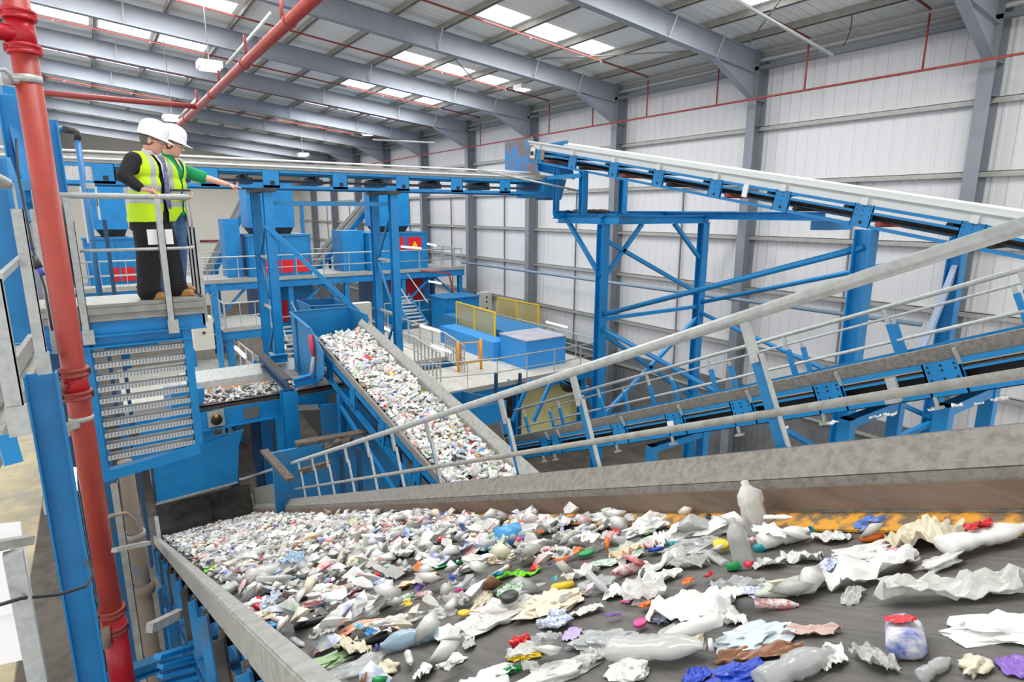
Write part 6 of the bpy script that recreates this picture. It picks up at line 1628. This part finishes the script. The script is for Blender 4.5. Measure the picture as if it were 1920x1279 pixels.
# medium film pieces lying loose on the near half of the belt
random.seed(77)
NEAR = [(560,1060,60),(610,1088,54),(590,1112,46),(520,1108,50),(640,1062,56),(720,1010,60),(760,1042,70),(800,1008,64),(700,1132,50),(800,1120,44),(830,1150,46),(752,1078,60),(880,1068,52),(1010,1052,60),(1000,1110,50),(905,1128,50),(1090,1080,60),(1040,1170,70),(1100,1150,60),
        (1180,1075,64),(1210,1120,60),(1130,1020,64),(1270,1010,66),(1290,1060,70),(1340,1050,60),(1300,1200,70),(1370,1160,60),(1240,1160,50),(1440,1060,60),(1460,1140,60),(1180,1260,80),(1110,1240,60),(840,1240,56),(880,1210,50),(560,1210,40),(720,1260,60),(800,1262,60),
        (1560,1072,70),(1560,1010,60),(1700,1050,80),(1760,1060,70),(1600,1120,60),(1880,1100,80),(1640,1240,90),(1760,1260,80),(1830,1250,70),(1560,1235,80),(1420,1110,50),(1505,1050,60),(660,1030,50),(620,1010,50),(690,990,50),(740,985,50),(850,1010,60),(900,1030,50),(940,1050,50),(1040,990,60),(1090,1000,60),(1140,990,50),(1010,960,50),(1250,975,40)]
for i, (px, py, w) in enumerate(NEAR):
    p = onF(px, py+w*.05); L = w/FPX*DEP(p)*1.25
    kind = ('bag', 'sheet', 'bag', 'sheet', 'bottle')[i % 5]; m = (FILM, CLR, WHT, FILMG, CLR2, CRM, WHT, PRT, FILM, PRTR)[i % 10]
    sz = (L, L*random.uniform(.7, 1.0), L*random.uniform(.55, .85)) if kind != 'bottle' else (L*1.1, L, L)
    put('film_bundle' if kind != 'bottle' else 'crushed_bottle', kind, 60+i % 9 if kind != 'bottle' else 1+i % 7, m, p, sz, random.uniform(0, 6.28), FF,
        'loose crumpled film bundle on the near half of the foreground belt' if kind != 'bottle' else 'loose crushed bottle on the near half of the foreground belt', 'plastic film' if kind != 'bottle' else 'bottle',
        'loose film bundles on the near belt' if kind != 'bottle' else 'loose crushed bottles on the near belt', tilt=(random.uniform(-.2, .2), random.uniform(-.2, .2)))
for i, (px, py, c) in enumerate(((612,1040,'green'),(560,1030,'orange'),(588,1024,'green'),(640,1000,'brown'),(500,1020,'red'),(470,1036,'green'),(520,985,'red'),(556,958,'lime'),(700,1060,'pink'),(600,1065,'purple'),(760,1000,'red'),(830,985,'teal'),(740,1030,'blue'),(820,1060,'red'),(880,1030,'blue'),(1000,1040,'blue'),(1190,1000,'blue'),
        (1230,1040,'blue'),(1170,1055,'green'),(1260,1030,'teal'),(1100,1046,'green'),(1330,1090,'red'),(1210,1145,'orange'),(870,1160,'yellow'),(760,1140,'yellow'),(690,1180,'brown'),(1200,1180,'pink'),(1150,1165,'purple'),(1290,1100,'orange'),(640,1120,'yellow'),(560,1090,'blue'),(530,1130,'teal'))):
    p = onF(px, py); L = 26/FPX*DEP(p)
    put('plastic_scrap', ('sheet', 'bag', 'cap')[i % 3], 1+i % 7, CM[c], p+V((0, 0, .015)), (L*1.2, L*.9, L*.7), random.uniform(0, 6.28), FF, {'film': 0}.get('x', 'bright %s plastic scrap lying loose on the near half of the belt' % c), 'plastic piece', 'loose %s scraps on the near belt' % c)
# ---- dense litter: individual pieces, copied
GR = {'film': ('plastic_film', 'crumpled scrap of clear or white film in the dense foreground litter', 'plastic film', 'film scraps on the foreground belt'),
      'bottle': ('crushed_bottle', 'crushed clear bottle in the dense litter far down the foreground belt', 'bottle', 'crushed bottles on the foreground belt'),
      'color': ('plastic_scrap', 'small brightly coloured plastic scrap among the foreground litter', 'plastic piece', 'coloured scraps on the foreground belt')}
def dens(x, y):      # how thickly litter lies on the foreground belt
    if y < 1.5: return .3
    if y < 2.6: return .7
    if y < 3.6: return .9
    return 1.0
random.seed(5)
def rnd_item(x, y, fr, z0, sl, size, key, names):
    nm, lab, cat, grp = names
    if key == 'film':
        kind = random.choice(('bag', 'bag', 'sheet', 'sheet', 'sheet')); seed = random.randint(1, 14)
        m = random.choice((FILM, FILM, FILMG, WHT, WHT, CLR, CLR2, CRM, PRT, PRTR, PRTG, PRTY, FILM, WHT))
        s = (size, size*random.uniform(.7, 1.1), size*random.uniform(.6, 1.0))
    elif key == 'bottle':
        kind = 'bottle'; seed = random.randint(1, 6); m = random.choice((CLR, CLR2, FILM, CLR, WHT)); s = (size*1.15, size*.95, size*.95)
    else:
        kind = random.choice(('sheet', 'bag', 'cap', 'strip')); seed = random.randint(1, 9); m = random.choice(list(CM.values()))
        s = (size*.5, size*.45, size*.4)
    z = z0+sl*y+random.uniform(0, .05)*(1 if fr is FF else .6)
    return put(nm, kind, seed, m, V((x, y, z)), s, random.uniform(0, 6.28), fr, lab, cat, grp, tilt=(random.uniform(-.3, .3), random.uniform(-.3, .3)))
n = {'film': 0, 'bottle': 0, 'color': 0}; cap_ = {'film': 215, 'bottle': 120, 'color': 170}
tries = 0
while tries < 9000 and (n['film'] < cap_['film'] or n['color'] < cap_['color']):
    tries += 1
    y = .7+9.6*random.random()**1.25; x = random.uniform(.42, 1.82)
    if random.random() > dens(x, y): continue
    k = random.choices(('film', 'bottle', 'color'), (5, 2, 3.6))[0]
    if n[k] >= cap_[k]: continue
    if y < 3.0 and k == 'film' and n['film'] % 2: pass
    n[k] += 1
    sz = random.uniform(.10, .21) if y > 2.6 else random.uniform(.07, .14)
    rnd_item(x, y, FF, 6.59+.01, -.445, sz, k, GR[k])
# the rest of the bed: too many small pieces to count
def bed(label, fr, xr, sr, count, smin, smax, dfun, umax, seed, zfun=None, pile=None):
    rnd = random.Random(seed); q = MB(fr)
    mats_ = [FILM, WHT, FILMG, CLR2, PRT, PRTR, CM['blue'], CM['green'], CM['red'], CM['black'], CM['orange'], CM['sky'], CM['pink'], CM['purple'], CRM, CM['brown'], PRTG, CM['teal']]
    wts = [26, 22, 16, 8, 8, 6, 1.6, 1.8, 1.8, 2.2, 1, 1.6, 1, 1, 6, 2, 3, 1]
    for i in range(count):
        x = rnd.uniform(*xr); s = rnd.uniform(*sr)
        if rnd.random() > dfun(x, s): continue
        a = rnd.uniform(0, 6.28); L = rnd.uniform(smin, smax); W = L*rnd.uniform(.4, .9)
        q.m = rnd.choices(range(len(mats_)), wts)[0]
        if 6 <= q.m <= 13 or q.m == 17: L *= .55; W *= .55
        u0 = rnd.uniform(0, umax)
        if pile: u0 = rnd.uniform(.3, 1)*pile(x)
        nn = 6; vs = []; ca, sa = math.cos(a), math.sin(a)
        tx, ty = rnd.uniform(-.6, .6), rnd.uniform(-.6, .6)
        cz = u0+L*.25
        ring = []
        for k in range(nn):
            t = 2*math.pi*k/nn; r = rnd.uniform(.65, 1.15)
            lx, ly = math.cos(t)*L*.5*r, math.sin(t)*W*.5*r
            gx, gy = lx*ca-ly*sa, lx*sa+ly*ca
            ring.append((x+gx, s+gy, max(.004, cz+gx*tx+gy*ty+rnd.uniform(-.25, .25)*L*.5)))
        vs = ring+[(x, s, cz+L*rnd.uniform(.12, .35)), (x, s, max(.002, cz-L*.2))]
        xs_ = [min(max(v[0], xr[0]-.02), xr[1]+.02) for v in vs]
        vs = [(a_, v[1], v[2]) for a_, v in zip(xs_, vs)]
        fs = [(k, (k+1) % nn, nn) for k in range(nn)]+[((k+1) % nn, k, nn+1) for k in range(nn)]
        q.add(vs, fs, i % 2 == 0)
    return q.build('litter_bed', mats_, label=label, cat='plastic waste', kind='stuff')
def dF(x, s):
    y = s*.9135
    return min(1, max(0, (y-.6)/2.8))**1.4*.9+.04
bed('loose bed of small mixed plastic scraps covering the foreground belt', FF, (.4, 1.84), (.6, 12.1), 6000, .03, .13, dF, .05, 3)
bed('thick bed of mixed plastic scraps filling the middle conveyor', MF, (3.24, 4.0), (s_of(4.5, 0, .197), s_of(10.9, 0, .197)), 5200, .05, .16, lambda x, s: 1, .07, 4, pile=lambda x: .05+.13*(x-3.22)/.8)
bed('thin bed of plastic scraps on the short level conveyor', Fr((0, 0, 3.9), (1, 0, 0), (0, 1, 0), (0, 0, 1)), (1.1, 3.0), (11.2, 12.05), 520, .04, .14, lambda x, s: 1, .03, 6)
bed('grey heap of small scraps seen between the handrail posts below', Fr((0, 0, 1.6), (1, 0, 0), (0, 1, 0), (0, 0, 1)), (2.3, 3.9), (7.6, 9.4), 900, .04, .12, lambda x, s: 1, .25, 9)
MB().box((2.1, 7.4, 1.3), (4.1, 9.6, 1.62)).build('scrap_tray', BLUED, label='blue tray holding the grey heap of small scraps', cat='tray')
GM = {'film': ('plastic_film', 'crumpled film scrap on the middle conveyor\'s litter bed', 'plastic film', 'film scraps on the middle conveyor'),
      'bottle': ('crushed_bottle', 'crushed bottle on the middle conveyor\'s litter bed', 'bottle', 'bottles on the middle conveyor'),
      'color': ('plastic_scrap', 'coloured plastic scrap on the middle conveyor\'s litter bed', 'plastic piece', 'coloured scraps on the middle conveyor')}
for i in range(230):
    y = random.uniform(5.0, 10.7); x = random.uniform(3.28, 3.97)
    k = random.choices(('film', 'bottle', 'color'), (3, 1.4, 4))[0]
    rnd_item(x, y, MF, 2.72+.05+.13*(x-3.22)/.8, .197, random.uniform(.09, .2), k, GM[k])
# scraps caught on the lower edge of the rising blue conveyor
for i, px in enumerate((1470, 1562, 1640, 1668, 1745, 1790, 1830, 1868)):
    yy = P(px, 800, x=4.78).y; z = 6.86-.448*yy-.31
    sz = random.uniform(.05, .11)
    put('plastic_film', 'sheet', i+1, FILM, V((4.78, yy, z)), (sz, sz, sz), random.random()*6, SF, 'ragged film scrap caught on the lower edge of the rising blue conveyor', 'plastic film', 'scraps snagged under the blue conveyor')
# ================================================================ light and camera
def area(name, loc, rot, size, sy, energy, col=(1, 1, 1)):
    l = D.lights.new(name, 'AREA'); l.shape = 'RECTANGLE'; l.size = size; l.size_y = sy; l.energy = energy; l.color = col
    o = D.objects.new(name, l); COL.objects.link(o); o.location = loc; o.rotation_euler = rot
    return o
# daylight entering through the two bands of rooflights in every bay
for k, fy in enumerate(FY[:6]):
    for xc, w in ((12.2, 4.6), (1.8, 5.2)):
        area('rooflight_daylight', (xc, fy+3.95, roofz(xc)-.3), (0, RS, 0), w, 1.2, 400, (1, 1, .99))
for fy in FY[6:-1]:
    for xc, w in ((12.2, 4.6), (1.8, 5.2)):
        area('rooflight_daylight', (xc, fy+3.95, roofz(xc)-.3), (0, RS, 0), w, 1.2, 380, (1, 1, .99))
# even world fill added through walls left out behind and beside the camera
w = D.worlds.new('World'); SC.world = w; w.use_nodes = True
bg = w.node_tree.nodes['Background']; bg.inputs[0].default_value = (1, .99, .97, 1); bg.inputs[1].default_value = 1.7

cam = D.cameras.new('camera'); co = D.objects.new('camera', cam); COL.objects.link(co)
cam.sensor_width = 36; cam.lens = 36*FPX/1920; cam.clip_start = .02; cam.clip_end = 200
M = R3.to_4x4(); M.translation = CAM; co.matrix_world = M
SC.camera = co
SC.view_settings.view_transform = 'Standard'; SC.view_settings.look = 'None'; SC.view_settings.gamma = 1
SC.view_settings.use_curve_mapping = False
SC.view_settings.exposure = -0.15
SC.cycles.max_bounces = 6; SC.cycles.diffuse_bounces = 4; SC.cycles.transparent_max_bounces = 8
SC.cycles.sample_clamp_indirect = 8
